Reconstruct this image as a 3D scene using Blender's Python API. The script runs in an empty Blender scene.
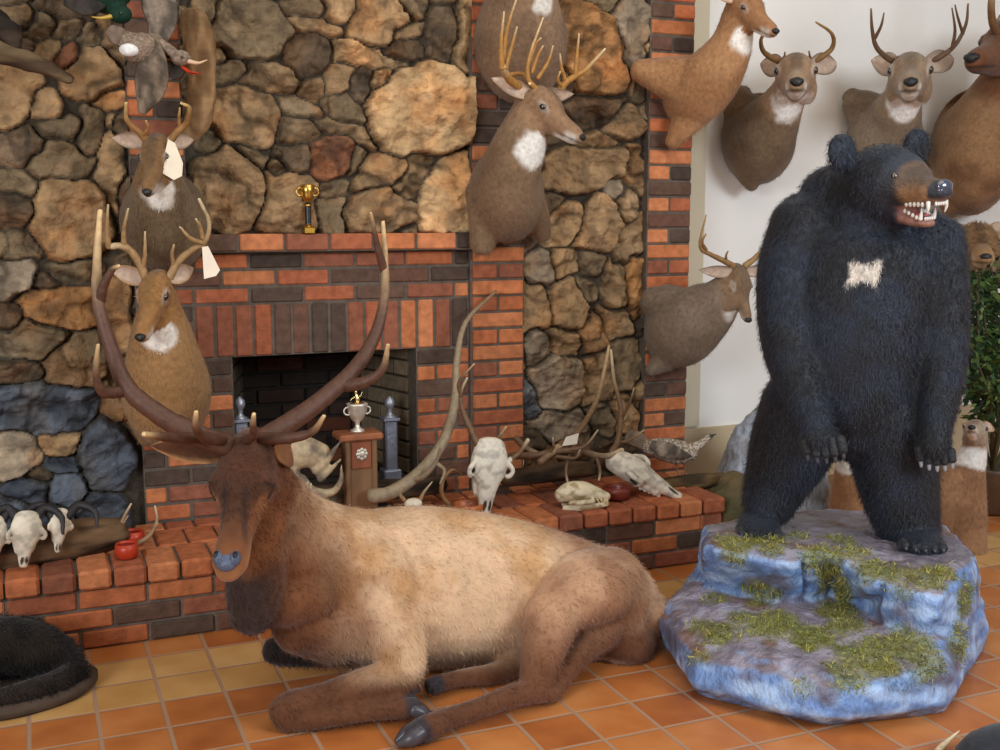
import bpy, math, random
import numpy as np
random.seed(7); rng = np.random.default_rng(11)
col = bpy.context.scene.collection
V = lambda *a: np.array(a, float)

# ------------------------------------------------------------------ camera
F = 1110.0
def _cam(yaw=23.0, pitch=8.2, H=1.37, D=4.1):
    y, p = math.radians(yaw), math.radians(pitch)
    fw = V(math.sin(y)*math.cos(p), math.cos(y)*math.cos(p), -math.sin(p))
    ri = V(math.cos(y), -math.sin(y), 0); up = np.cross(ri, fw)
    return V(0, -D, H), fw, ri, up
CO, FW, RI, UP = _cam()
def ray(px, py): return FW + RI*(px-500)/F - UP*(py-375)/F
def A(px, py, Y):
    d = ray(px, py); return CO + d*((Y-CO[1])/d[1])
def FL(px, py, Z=0.0):
    d = ray(px, py); return CO + d*((Z-CO[2])/d[2])
def proj(P):
    v = P-CO; z = v@FW
    return 500+F*(v@RI)/z, 375-F*(v@UP)/z

from mathutils import Matrix, Vector
cd = bpy.data.cameras.new('camera'); cam = bpy.data.objects.new('camera', cd); col.objects.link(cam)
cd.sensor_width = 36; cd.lens = F/1000*36; cd.clip_start = .05
M = Matrix(((RI[0], UP[0], -FW[0], CO[0]), (RI[1], UP[1], -FW[1], CO[1]), (RI[2], UP[2], -FW[2], CO[2]), (0, 0, 0, 1)))
cam.matrix_world = M
bpy.context.scene.camera = cam

# ------------------------------------------------------------------ colour + noise
def lin(c):
    c = np.array(c, float)/255
    return np.where(c <= .04045, c/12.92, ((c+.055)/1.055)**2.4)
def _h(i, j, k, s):
    n = (i*374761393 + j*668265263 + k*2147483647 + s*1274126177) & 0xffffffff
    n = ((n ^ (n >> 13))*1274126177) & 0xffffffff
    n = n ^ (n >> 16)
    return (n & 0xffffff)/float(0xffffff)
def vnoise(p, s=0):
    p = np.asarray(p, float); f = np.floor(p); t = p-f; t = t*t*(3-2*t); f = f.astype(np.int64)
    r = 0
    for a in (0, 1):
        for b in (0, 1):
            for c in (0, 1):
                w = (t[:, 0] if a else 1-t[:, 0])*(t[:, 1] if b else 1-t[:, 1])*(t[:, 2] if c else 1-t[:, 2])
                r = r + w*_h(f[:, 0]+a, f[:, 1]+b, f[:, 2]+c, s)
    return r
def fbm(p, s=0, o=4):
    r = 0; a = .5; n = 0
    for k in range(o):
        r = r + a*vnoise(p*2**k, s+k*17); n += a; a *= .5
    return r/n
def sstep(a, b, x):
    t = np.clip((x-a)/(b-a), 0, 1); return t*t*(3-2*t)
def mix(a, b, t):
    t = np.asarray(t); t = t[:, None] if t.ndim else t
    return a*(1-t)+b*t

# ------------------------------------------------------------------ materials
def nt(name):
    m = bpy.data.materials.new(name); m.use_nodes = True
    t = m.node_tree; b = t.nodes['Principled BSDF']
    return m, t, b
def mat_vc(name, rough=.8, nscale=30, namt=.35, bump=.3, bscale=None, spec=.3, sheen=0, stretch=(1, 1, 1), metal=0, coat=0, bdist=.01):
    m, t, b = nt(name); N = t.nodes; L = t.links
    at = N.new('ShaderNodeVertexColor'); at.layer_name = 'Col'
    tc = N.new('ShaderNodeTexCoord'); mp = N.new('ShaderNodeMapping'); mp.inputs['Scale'].default_value = stretch
    L.new(tc.outputs['Object'], mp.inputs[0])
    no = N.new('ShaderNodeTexNoise'); no.inputs['Scale'].default_value = nscale; no.inputs['Detail'].default_value = 6
    L.new(mp.outputs[0], no.inputs['Vector'])
    mr = N.new('ShaderNodeMapRange'); mr.inputs[1].default_value = .25; mr.inputs[2].default_value = .75
    mr.inputs[3].default_value = 1-namt; mr.inputs[4].default_value = 1+namt
    L.new(no.outputs[0], mr.inputs[0])
    mx = N.new('ShaderNodeVectorMath'); mx.operation = 'SCALE'
    L.new(at.outputs[0], mx.inputs[0]); L.new(mr.outputs[0], mx.inputs['Scale'])
    L.new(mx.outputs[0], b.inputs['Base Color'])
    b.inputs['Roughness'].default_value = rough; b.inputs['Specular IOR Level'].default_value = spec
    b.inputs['Metallic'].default_value = metal; b.inputs['Sheen Weight'].default_value = sheen
    b.inputs['Coat Weight'].default_value = coat
    if bump:
        n2 = N.new('ShaderNodeTexNoise'); n2.inputs['Scale'].default_value = bscale or nscale*2; n2.inputs['Detail'].default_value = 5
        L.new(mp.outputs[0], n2.inputs['Vector'])
        bp = N.new('ShaderNodeBump'); bp.inputs['Strength'].default_value = bump; bp.inputs['Distance'].default_value = bdist
        L.new(n2.outputs[0], bp.inputs['Height']); L.new(bp.outputs[0], b.inputs['Normal'])
    return m
M_stone = mat_vc('stone', .75, 14, .3, .9, 45, .35, bdist=.015)
M_brick = mat_vc('brick', .85, 30, .3, .6, 90, .25, bdist=.005)
M_fur = mat_vc('short_fur', .85, 60, .22, .35, 160, .15, sheen=.15, bdist=.004)
M_elk = mat_vc('elk_hide', .8, 14, .16, .3, 120, .2, sheen=.2, bdist=.004)
M_bear = mat_vc('black_fur', .55, 50, .4, .5, 120, .5, sheen=.1, bdist=.01)
M_antler = mat_vc('antler', .55, 60, .25, .4, 90, .4, bdist=.004)
M_bone = mat_vc('bone', .6, 40, .12, .3, 60, .35, bdist=.004)
M_eye = mat_vc('eye', .08, 10, 0, 0, spec=.9, coat=1)
M_nose = mat_vc('nose_pad', .4, 60, .2, .4, 120, .5)
M_wood = mat_vc('wood', .6, 14, .35, .3, 40, .35, stretch=(1, 1, .12))
M_log = mat_vc('driftwood', .85, 16, .45, .9, 30, .2, stretch=(.3, 1, 1))
M_rock = mat_vc('painted_rock', .42, 16, .22, 1.0, 28, .55, stretch=(1.4, 1, .7), bdist=.02)
M_metal = mat_vc('polished_metal', .25, 20, .05, 0, metal=1)
M_dull = mat_vc('pewter', .45, 30, .15, .2, metal=.7)
M_leaf = mat_vc('leaf', .5, 30, .3, 0, spec=.4)
M_cer = mat_vc('ceramic', .35, 20, .12, .1, spec=.5)
M_plain = mat_vc('plain', .8, 20, .1, .1)
M_feather = mat_vc('feather', .7, 70, .3, .4, 150, .25, bdist=.004)

# ------------------------------------------------------------------ mesh helpers
def mk(name, v, f, mat, parent=None, cols=None, smooth=True):
    me = bpy.data.meshes.new(name); v = np.asarray(v, float)
    if parent is not None: v = v-np.array(parent.location)
    me.from_pydata(v.tolist(), [], [list(map(int, q)) for q in f]); me.validate()
    fin(me, mat, cols, smooth)
    o = bpy.data.objects.new(name, me); col.objects.link(o); o.parent = parent
    return o
def fin(me, mat, cols, smooth=True):
    n = len(me.vertices)
    c = np.ones((n, 4))
    if cols is not None: c[:, :3] = np.clip(np.broadcast_to(cols, (n, 3)), 0, 1)
    a = me.color_attributes.new('Col', 'FLOAT_COLOR', 'POINT'); a.data.foreach_set('color', c.ravel())
    me.polygons.foreach_set('use_smooth', [smooth]*len(me.polygons))
    me.materials.clear(); me.materials.append(mat); me.update()
def thing(name, label, cat, loc, group=None):
    o = bpy.data.objects.new(name, None); col.objects.link(o); o.location = tuple(map(float, loc)); o.empty_display_size = .05
    o['label'] = label; o['category'] = cat
    if group: o['group'] = group
    return o
def tag(o, label, cat, group=None, kind=None):
    if label: o['label'] = label; o['category'] = cat
    if group: o['group'] = group
    if kind: o['kind'] = kind
    return o
def catmull(P, k):
    P = np.asarray(P, float); n = len(P)
    if n == 2 or k == 1:
        t = np.linspace(0, n-1, (n-1)*k+1); return np.stack([np.interp(t, range(n), P[:, i]) for i in range(P.shape[1])], 1)
    E = np.vstack([2*P[0]-P[1], P, 2*P[-1]-P[-2]]); out = []
    for i in range(n-1):
        p0, p1, p2, p3 = E[i:i+4]
        for j in range(k):
            t = j/k
            out.append(.5*((2*p1)+(-p0+p2)*t+(2*p0-5*p1+4*p2-p3)*t*t+(-p0+3*p1-3*p2+p3)*t**3))
    out.append(P[-1]); return np.array(out)
def loft(C, R, ref=(0, 0, 1), seg=16, k=4, cap=True, power=2.0):
    """C centres, R (side, up) radii -> verts, faces of a closed tube"""
    C = np.asarray(C, float); R = np.asarray([(r, r) if np.isscalar(r) else r for r in R], float)
    S = catmull(np.hstack([C, R]), k); C, R = S[:, :3], np.maximum(S[:, 3:], .0004)
    T = np.gradient(C, axis=0); T /= np.linalg.norm(T, axis=1)[:, None]+1e-12
    if cap:
        def end(i, s):
            r = R[i].mean(); cs, rs = [], []
            for a in ((.85, .35), (.6, .7), (.28, .93)): cs.append(C[i]+T[i]*s*r*a[1]*.7); rs.append(R[i]*math.sqrt(max(0, 1-a[1]**2)))
            return cs, rs
        c1, r1 = end(-1, 1); c0, r0 = end(0, -1)
        C = np.vstack([c0[::-1], C, c1]); R = np.vstack([r0[::-1], R, r1]); T = np.vstack([[T[0]]*3, T, [T[-1]]*3])
    ref = np.asarray(ref, float); v = []; a = np.linspace(0, 2*math.pi, seg, endpoint=False)
    ca, sa = np.cos(a), np.sin(a)
    ca = np.sign(ca)*abs(ca)**(2/power); sa = np.sign(sa)*abs(sa)**(2/power)
    prev = None
    for i in range(len(C)):
        if prev is None: side = np.cross(T[i], ref)
        else: side = prev-T[i]*(prev@T[i])
        if np.linalg.norm(side) < 1e-4: side = np.cross(T[i], V(1, .3, .2))
        side /= np.linalg.norm(side); prev = side; u = np.cross(side, T[i])
        v.append(C[i]+np.outer(ca*R[i, 0], side)+np.outer(sa*R[i, 1], u))
    n = len(C); v = np.vstack(v); f = []
    for i in range(n-1):
        for j in range(seg):
            k2 = (j+1) % seg; f.append((i*seg+j, i*seg+k2, (i+1)*seg+k2, (i+1)*seg+j))
    v = np.vstack([v, C[0], C[-1]])
    for j in range(seg):
        f.append((n*seg, (j+1) % seg, j)); f.append((n*seg+1, (n-1)*seg+j, (n-1)*seg+(j+1) % seg))
    return v, f
def ell(c, r, ax=None, seg=16, rings=10):
    v, f = [], []
    for i in range(rings+1):
        t = math.pi*i/rings
        for j in range(seg):
            a = 2*math.pi*j/seg; v.append((math.sin(t)*math.cos(a), math.sin(t)*math.sin(a), math.cos(t)))
    v = np.array(v)*np.array(r if not np.isscalar(r) else (r, r, r))
    if ax is not None: v = v@np.asarray(ax)
    v = v+np.asarray(c)
    for i in range(rings):
        for j in range(seg):
            q = (i*seg+j, (i+1)*seg+j, (i+1)*seg+(j+1) % seg, i*seg+(j+1) % seg)
            f.append(q)
    return v, f
def join(parts):
    vs, fs, n = [], [], 0
    for v, f in parts:
        vs.append(v); fs += [tuple(i+n for i in q) for q in f]; n += len(v)
    return np.vstack(vs), fs
def lathe(c, prof, seg=20, ax=None):
    """prof: (radius, height) pairs about world z"""
    v = []; n = len(prof)
    for r, h in prof:
        for j in range(seg):
            a = 2*math.pi*j/seg; v.append((r*math.cos(a), r*math.sin(a), h))
    f = [(i*seg+j, i*seg+(j+1) % seg, (i+1)*seg+(j+1) % seg, (i+1)*seg+j) for i in range(n-1) for j in range(seg)]
    f.append(tuple(range(seg-1, -1, -1))); f.append(tuple((n-1)*seg+j for j in range(seg)))
    return np.array(v)+np.asarray(c), f
SG = [(a, b, c) for a in (-1, 1) for b in (-1, 1) for c in (-1, 1)]
def bbox(c, s, b=.004, rot=0.0):
    """bevelled box: centre, full size"""
    h = np.array(s)/2; v = []; idx = {}
    for q in SG:
        for a in range(3):
            p = np.array(q)*(h-b); p[a] = q[a]*h[a]; idx[(q, a)] = len(v); v.append(p)
    v = np.array(v, float); f = []
    for a in range(3):
        o = [x for x in range(3) if x != a]
        for s_ in (-1, 1):
            qs = []
            for (m, n) in ((-1, -1), (1, -1), (1, 1), (-1, 1)):
                q = [0, 0, 0]; q[a] = s_; q[o[0]] = m; q[o[1]] = n; qs.append(idx[(tuple(q), a)])
            f.append(qs)
    for a in range(3):
        o = [x for x in range(3) if x != a]
        for m in (-1, 1):
            for n in (-1, 1):
                q0 = [0, 0, 0]; q0[o[0]] = m; q0[o[1]] = n; q0[a] = -1; q1 = list(q0); q1[a] = 1
                q0, q1 = tuple(q0), tuple(q1)
                f.append([idx[(q0, o[0])], idx[(q1, o[0])], idx[(q1, o[1])], idx[(q0, o[1])]])
    for q in SG: f.append([idx[(q, 0)], idx[(q, 1)], idx[(q, 2)]])
    g = []
    for q in f:
        p = v[q]; nn = np.cross(p[1]-p[0], p[2]-p[0])
        g.append(tuple(q if nn@p.mean(0) > 0 else q[::-1]))
    if rot: cr, sr = math.cos(rot), math.sin(rot); v = v@np.array([[cr, sr, 0], [-sr, cr, 0], [0, 0, 1]])
    return v+np.asarray(c), g
def getco(me):
    a = np.empty(len(me.vertices)*3); me.vertices.foreach_get('co', a); return a.reshape(-1, 3)
def getno(me):
    a = np.empty(len(me.vertices)*3); me.vertices.foreach_get('normal', a); return a.reshape(-1, 3)
def fuse(parts, voxel=.01, smooth=4, maxY=None):
    v, f = join(parts); me = bpy.data.meshes.new('tmp'); me.from_pydata(v.tolist(), [], f); me.update()
    o = bpy.data.objects.new('tmp', me); col.objects.link(o)
    r = o.modifiers.new('r', 'REMESH'); r.mode = 'VOXEL'; r.voxel_size = voxel
    if smooth: s = o.modifiers.new('s', 'SMOOTH'); s.iterations = smooth; s.factor = .6
    dg = bpy.context.evaluated_depsgraph_get(); m2 = bpy.data.meshes.new_from_object(o.evaluated_get(dg))
    bpy.data.objects.remove(o); bpy.data.meshes.remove(me)
    if maxY is not None:
        c = getco(m2); c[:, 1] = np.minimum(c[:, 1], maxY); m2.vertices.foreach_set('co', c.ravel()); m2.update()
    return m2
def put(name, me, mat, parent, colf):
    co = getco(me); me.name = name; c = colf(co, getno(me)) if callable(colf) else colf
    fin(me, mat, c)
    if parent is not None: me.vertices.foreach_set('co', (co-np.array(parent.location)).ravel()); me.update()
    o = bpy.data.objects.new(name, me); col.objects.link(o); o.parent = parent
    return o
def blades(me, n, length, width, down=(0, 0, -1), lift=.35, colf=None, seed=1, region=None):
    """append short hair strands (triangles) to a fused mesh; returns new mesh"""
    r = np.random.default_rng(seed); co = getco(me); no = getno(me)
    fs = [tuple(p.vertices) for p in me.polygons]
    idx = r.integers(0, len(co), n)
    if region is not None: idx = idx[region(co[idx], no[idx])]
    n = len(idx); p = co[idx]+r.normal(0, .004, (n, 3)); nn = no[idx]
    d = np.asarray(down, float)+r.normal(0, .35, (n, 3)); d -= nn*(d*nn).sum(1)[:, None]*.9
    d = d/(np.linalg.norm(d, axis=1)[:, None]+1e-9)*(1-lift)+nn*lift; d /= np.linalg.norm(d, axis=1)[:, None]
    s = np.cross(d, nn); s /= np.linalg.norm(s, axis=1)[:, None]+1e-9
    L = length*r.uniform(.5, 1.2, n)[:, None]; w = width*r.uniform(.6, 1.3, n)[:, None]
    v = np.stack([p-s*w-nn*.003, p+s*w-nn*.003, p+d*L], 1).reshape(-1, 3); b = len(co)
    allv = np.vstack([co, v]); fs += [(b+3*i, b+3*i+1, b+3*i+2) for i in range(n)]
    c0 = colf(co, no); c1 = np.repeat(c0[idx]*r.uniform(.75, 1.25, n)[:, None], 3, axis=0)
    m2 = bpy.data.meshes.new('t'); m2.from_pydata(allv.tolist(), [], fs); m2.update()
    bpy.data.meshes.remove(me)
    return m2, np.vstack([c0, c1])

# ------------------------------------------------------------------ stone wall (one height field per bay)
PAL = dict(T=(158, 130, 95), L=(186, 156, 116), G=(126, 109, 84), D=(102, 84, 64), O=(162, 118, 72), B=(84, 94, 110), W=(156, 141, 122), R=(134, 92, 66), K=(78, 69, 58))  # B: cool window light put into the stone colour
ST = """12 40 18 14 0 D;20 18 22 12 20 G;35 27 22 10 -15 G;66 6 28 10 10 D;50 48 17 11 -10 T;68 26 16 10 0 G;90 32 14 11 0 G;112 45 8 34 -12 T;92 74 30 30 0 T;72 58 16 14 0 R;108 96 17 15 0 O;14 92 25 40 15 T;46 105 16 16 0 T;52 126 30 12 5 G;90 132 11 26 5 G;18 147 26 20 -20 D;57 163 36 20 8 G;112 165 9 46 0 T;18 186 24 12 15 G;12 208 24 16 0 D;70 222 42 42 -30 T
12 247 22 13 0 G;14 280 21 21 -20 W;43 284 15 10 0 D;72 272 22 11 0 G;62 310 44 20 12 O;8 322 15 15 0 D;32 341 38 20 0 G;117 322 12 42 0 T;18 370 26 15 0 D;77 361 36 26 -30 G;40 409 56 26 0 B;116 415 9 27 -32 T;18 456 26 22 0 W;60 443 18 14 0 T;60 466 26 11 -5 B;108 456 27 40 8 B;30 492 24 14 0 B;66 490 21 17 0 B;40 475 15 9 0 D;104 512 26 22 0 B;15 520 24 20 0 B;60 525 26 18 0 B
250 30 44 32 8 G;300 5 24 9 8 G;312 24 21 10 15 T;221 52 10 13 0 T;231 72 20 10 0 G;271 78 28 12 20 T;309 52 24 22 40 D;360 54 42 13 8 L;343 78 13 18 20 T;378 18 30 28 0 T;404 32 15 7 -8 T;405 50 18 10 0 D;312 90 15 12 -30 G;301 108 24 10 20 G;346 108 20 16 20 G;361 86 11 17 0 D;382 78 18 11 -25 T;340 128 36 9 22 T;299 128 17 14 0 G;243 118 40 34 8 T;245 152 30 11 28 G;230 190 38 42 0 T;295 157 21 14 -5 D;333 157 21 22 20 R;290 200 31 33 -30 T;357 165 9 16 15 G;376 172 32 18 -22 T;333 192 18 9 -30 G;330 217 19 21 0 G;380 213 35 23 0 T;414 175 13 22 20 T;442 198 26 38 10 L;419 110 57 50 0 L;215 138 13 13 0 G;443 33 17 28 0 D;466 34 10 38 0 L;412 8 12 12 0 G;265 112 9 9 0 D;278 172 12 14 0 G;395 232 22 8 0 G;210 10 14 20 0 G;345 5 18 12 0 T;505 20 30 20 0 T;520 60 26 22 0 G
590 50 32 50 -28 O;629 30 18 30 0 W;598 110 26 18 0 D;626 122 20 17 0 G;597 141 18 7 0 T;581 170 48 24 -8 T;640 82 13 20 0 G;552 85 16 25 0 D;550 130 18 20 0 D;637 168 14 20 -20 T;618 192 13 13 0 W;564 226 24 24 -40 T;599 226 24 38 28 T;627 205 11 20 0 T;629 240 12 24 20 T;545 205 14 18 0 D;543 271 15 24 -15 W;569 261 17 15 0 T;592 258 15 13 0 G;616 284 10 25 0 T;636 283 11 27 0 O;534 306 21 26 -18 T;571 306 21 26 0 T;598 336 16 22 20 T;617 326 16 18 -20 T;540 348 15 22 -10 W;566 340 16 16 0 T;558 382 26 32 0 W;530 402 13 22 0 B;558 424 38 14 -4 W;602 378 18 30 0 T;628 368 17 30 0 G;630 416 16 24 0 T;603 418 16 17 0 G;534 440 16 12 0 D;580 452 24 14 0 D;540 458 20 12 0 D;620 452 24 14 0 D;645 400 12 30 0 T;585 300 10 16 0 G;530 240 12 12 0 D;575 480 30 14 0 D;640 480 22 16 0 D"""
stones = []
for s in ST.replace('\n', ';').split(';'):
    a = s.split(); stones.append([float(x) for x in a[:5]]+[a[5]])
def keep_filler():
    r = random.Random(3); add = []
    for _ in range(900):
        x, y = r.uniform(-130, 680), r.uniform(-160, 540); rr = r.uniform(9, 15)
        if x < -10 or y < -10: rr = r.uniform(16, 34)
        ok = True
        for q in stones+add:
            u = math.hypot((x-q[0])/(q[2]+rr*.75), (y-q[1])/(q[3]+rr*.75))
            if u < 1: ok = False; break
        if ok: add.append([x, y, rr*r.uniform(1, 1.4), rr*r.uniform(.7, 1), r.uniform(-40, 40), r.choice('GDTGK')])
    return add
stones += keep_filler()
def stone_grid(x0, x1, z0, z1, step=.0065, yb=.04):
    nx, nz = int((x1-x0)/step), int((z1-z0)/step)
    X, Z = np.meshgrid(np.linspace(x0, x1, nx), np.linspace(z0, z1, nz)); X, Z = X.ravel(), Z.ravel()
    P = np.stack([X, np.zeros_like(X), Z], 1); px, py = proj(P)
    q = np.stack([X*9, Z*9, 0*X], 1); w = 5.5
    px = px+(fbm(q, 5, 3)-.5)*2*w; py = py+(fbm(q+7.3, 9, 3)-.5)*2*w
    q2 = q*4; px = px+(fbm(q2, 25, 2)-.5)*3; py = py+(fbm(q2+3, 29, 2)-.5)*3
    F1 = np.full(len(X), 9.); F2 = F1.copy(); I = np.zeros(len(X), int)
    for i, s in enumerate(stones):
        c, sn = math.cos(math.radians(s[4])), math.sin(math.radians(s[4])); dx, dy = px-s[0], py-s[1]
        u, v_ = (dx*c+dy*sn)/s[2], (-dx*sn+dy*c)/s[3]
        rr_ = random.Random(i*31+5); K = rr_.choice((4, 4, 5, 5, 6)); a0 = rr_.uniform(0, 6.28); d = 0
        for k in range(K):
            an = a0+6.283*(k+rr_.uniform(-.24, .24))/K; rk = rr_.uniform(.84, 1.04)
            d = d+np.maximum(0, (u*math.cos(an)+v_*math.sin(an))/rk)**9
        d = .85*d**(1/9)+.15*np.hypot(u, v_)
        d = 1+(d-1)*min(s[2], s[3])/14.0 if True else d
        m = d < F1; F2 = np.where(m, F1, np.minimum(F2, d)); I = np.where(m, i, I); F1 = np.where(m, d, F1)
    R = np.array([[random.Random(i*13+1).uniform(-1, 1), random.Random(i*13+2).uniform(-1, 1), random.Random(i*13+3).uniform(.6, 1.15), random.Random(i*7).uniform(.78, 1.2), random.Random(i*5).random()] for i in range(len(stones))])
    C = np.array([[s[0], s[1], s[2], s[3]] for s in stones]); pal = np.array([lin(PAL[s[5]]) for s in stones])
    edge = sstep(.01, .34, F2-F1)*sstep(1.5, 1.0, F1)
    size = np.sqrt(C[I, 2]*C[I, 3]); H = np.clip(.026+size*.0012, .03, .068)*R[I, 2]
    tilt = (R[I, 0]*(px-C[I, 0])/C[I, 2]+R[I, 1]*(py-C[I, 1])/C[I, 3])*.016
    n3 = np.stack([X*14, Z*14, I*3.7], 1); fa = fbm(n3, 41, 4); rid = 1-abs(2*fbm(n3*.8+5, 77, 3)-1)
    crack = sstep(.05, 0, abs(fbm(n3*.45+2, 91, 3)-.5))*(R[I, 4] > .35)
    n4 = np.stack([X*9+(R[I, 0]*Z)*4, Z*16, I*2.1], 1); stp = np.floor(fbm(n4, 15, 2)*7)/7
    h = edge**.5*(H+tilt*edge*1.5+(fa-.5)*.05+(rid-.7)*.034+(stp-.5)*.05-crack*.012)+(fbm(n3*2, 3, 2)-.5)*.006
    # colour
    c = pal[I]*R[I, 3][:, None]
    c = mix(c, c*V(1.18, .92, .7), sstep(.48, .72, fbm(n3*.55+9, 51, 4))*.8)
    c = mix(c, c*.5, sstep(.42, .68, fbm(n3*1.7+3, 61, 5))*.85)
    c = mix(c, c*1.45+.03, sstep(.55, .75, fbm(n3*1.1+13, 67, 4))*.7)
    c = mix(c, c*.62, sstep(.5, .75, fbm(np.stack([X*22+R[I, 0]*Z*12, Z*60+R[I, 1]*X*25, I*1.3], 1), 71, 4))*.7)
    g_ = c.mean(1, keepdims=True); c = c*.95+g_*.05*V(1.06, 1, .9); c = c*V(1.1, 1.04, .95)
    c = mix(c, c*.5, crack)
    c = mix(np.broadcast_to(lin((70, 60, 48)), c.shape), c, sstep(.06, .5, edge))
    v = np.stack([X, yb-h, Z], 1)
    i0 = (np.arange(nz-1)[:, None]*nx+np.arange(nx-1)[None]).ravel()
    f = np.stack([i0, i0+1, i0+nx+1, i0+nx], 1)
    return v, f, c
gv, gf, gc, nn_ = [], [], [], 0
for a in ((-.75, .345, 0, 2.75), (.53, 1.62, 1.27, 2.75), (1.835, 2.405, 0.0, 2.75)):
    v, f, c = stone_grid(*a); gv.append(v); gf.append(f+nn_); gc.append(c); nn_ += len(v)
o = mk('wall_stone', np.vstack(gv), np.vstack(gf), M_stone, None, np.vstack(gc)); o['kind'] = 'structure'

# ------------------------------------------------------------------ bricks
ORG = [(190, 116, 74), (182, 106, 68), (166, 96, 66), (196, 124, 82), (144, 88, 66)]
DRK = [(98, 74, 62), (84, 68, 58), (108, 76, 62), (78, 64, 56)]
def bcol(pd=.3, tint=1.0):
    c = random.choice(DRK if random.random() < pd else ORG)
    return lin(c)*random.uniform(.88, 1.12)*tint
class Br:
    def __init__(s): s.p = []; s.c = []
    def box(s, x0, x1, y0, y1, z0, z1, c, b=.005):
        j = lambda: random.uniform(-.0012, .0012)
        v, f = bbox(((x0+x1)/2+j(), (y0+y1)/2+random.uniform(-.002, .002), (z0+z1)/2+j()), (x1-x0, y1-y0, z1-z0), b)
        s.p.append((v, f)); s.c.append(np.broadcast_to(c, (len(v), 3)))
    def rows(s, x0, x1, z0, z1, yf, dep=.09, pitch=.2, h=.0665, pd=.3, g=.01, off=.5, ph=0, tint=1.0):
        n = max(1, round((z1-z0)/h)); h = (z1-z0)/n
        for r in range(n):
            a = x0-(off*pitch if r % 2 else 0)+ph*pitch*0
            if r % 2 == 0: a = x0
            while a < x1-.005:
                b = a+pitch; l, q = max(a, x0), min(b, x1)
                if q-l > .02: s.box(l+g/2, q-g/2, yf, yf+dep, z0+r*h+g/2, z0+(r+1)*h-g/2, bcol(pd, tint))
                a = b
    def mortar(s, x0, x1, y0, y1, z0, z1, c=(98, 88, 78)):
        s.box(x0, x1, y0, y1, z0, z1, lin(c), .001)
    def build(s, name, parent):
        v, f = join(s.p); return mk(name, v, f, M_brick, parent, np.vstack(s.c), smooth=False)
HZ = .262; HY = -.5
fp = thing('brick_fireplace', 'red brick fireplace with mantel and raised hearth below the stone wall', 'fireplace', (1.08, -.0, 0))
b = Br()    # surround
X0, X1, OX0, OX1, OZ = .345, 1.61, .675, 1.385, .85
b.rows(X0, OX0, HZ, .85, 0, pitch=.165, pd=.25)
b.rows(OX1, X1, HZ, .85, 0, pitch=.165, pd=.35)
b.rows(X0, X0+.2, .85, 1.05, 0, pd=.3, pitch=.1)
x = X0+.2; k = 0
while x < X1-.03:
    b.box(x+.005, x+.066, 0, .09, .855, 1.043, lin(random.choice(DRK)) if 3 < k < 8 or k in (14, 15) else bcol(.12)); x += .0705; k += 1
b.rows(X0, X1, 1.047, 1.236, 0, pitch=.2, pd=.42)
b.mortar(X0, OX0, .007, .14, 0, 1.24); b.mortar(OX1, X1+.01, .007, .14, 0, 1.24); b.mortar(OX0, OX1, .007, .14, .852, 1.24)
b.build('surround', fp)
b = Br()
x = .535
while x < 1.6:
    b.box(x+.004, min(x+.165, 1.615)-.004, -.06, .1, 1.242, 1.302, bcol(.35)); x += .167
b.mortar(.535, 1.612, -.05, .1, 1.238, 1.298); b.build('mantel', fp)
b = Br()
b.rows(.345, .535, 1.24, 2.76, .005, pitch=.19, off=.5, pd=.35, dep=.1); b.mortar(.345, .535, .017, .1, 1.2, 2.76)
b.build('chimney_column', fp)
b = Br()
b.rows(1.615, 1.845, HZ, 2.76, -.012, pitch=.23, pd=.22, dep=.1); b.mortar(1.611, 1.845, -.005, .1, 0, 2.76)
b.build('chimney_column', fp)
b = Br()    # hearth: header course on top, three stretcher courses below
HX0, HX1 = -.75, 2.5
b.mortar(HX0+.01, HX1-.012, HY+.02, .0, 0, HZ-.012, (112, 102, 92))
b.rows(HX0, HX1, 0, .196, HY+.012, pitch=.21, h=.0655, pd=.32, tint=.95)
x = HX0
while x < HX1:
    b.box(x+.004, min(x+.101, HX1)-.0, HY-.004, HY+.2, .199, HZ, bcol(.0)*.95, .009); x += .105
for r in range(1, 3):
    x = HX0-(r % 2)*.05
    while x < HX1-.05:
        b.box(max(x, HX0)+.004, min(x+.101, HX1), HY+.2*r+.004, min(HY+.2*(r+1), .0), .199, HZ-.001, bcol(.1)*.95, .006); x += .105
r_ = 0
for r_ in range(3):
    y = HY+.012+(r_ % 2)*.1
    while y < .0:
        b.box(HX1-.1, HX1-.002, y+.004, min(y+.2, .03), r_*.0655+.004, (r_+1)*.0655-.004, bcol(.3)); y += .205
b.build('hearth', fp)
b = Br()    # firebox
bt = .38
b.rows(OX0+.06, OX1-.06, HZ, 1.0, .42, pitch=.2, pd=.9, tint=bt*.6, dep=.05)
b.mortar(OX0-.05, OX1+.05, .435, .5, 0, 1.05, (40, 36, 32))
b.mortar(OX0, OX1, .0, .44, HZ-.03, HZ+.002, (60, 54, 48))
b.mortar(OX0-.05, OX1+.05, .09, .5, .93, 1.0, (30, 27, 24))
b.build('firebox', fp)
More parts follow.
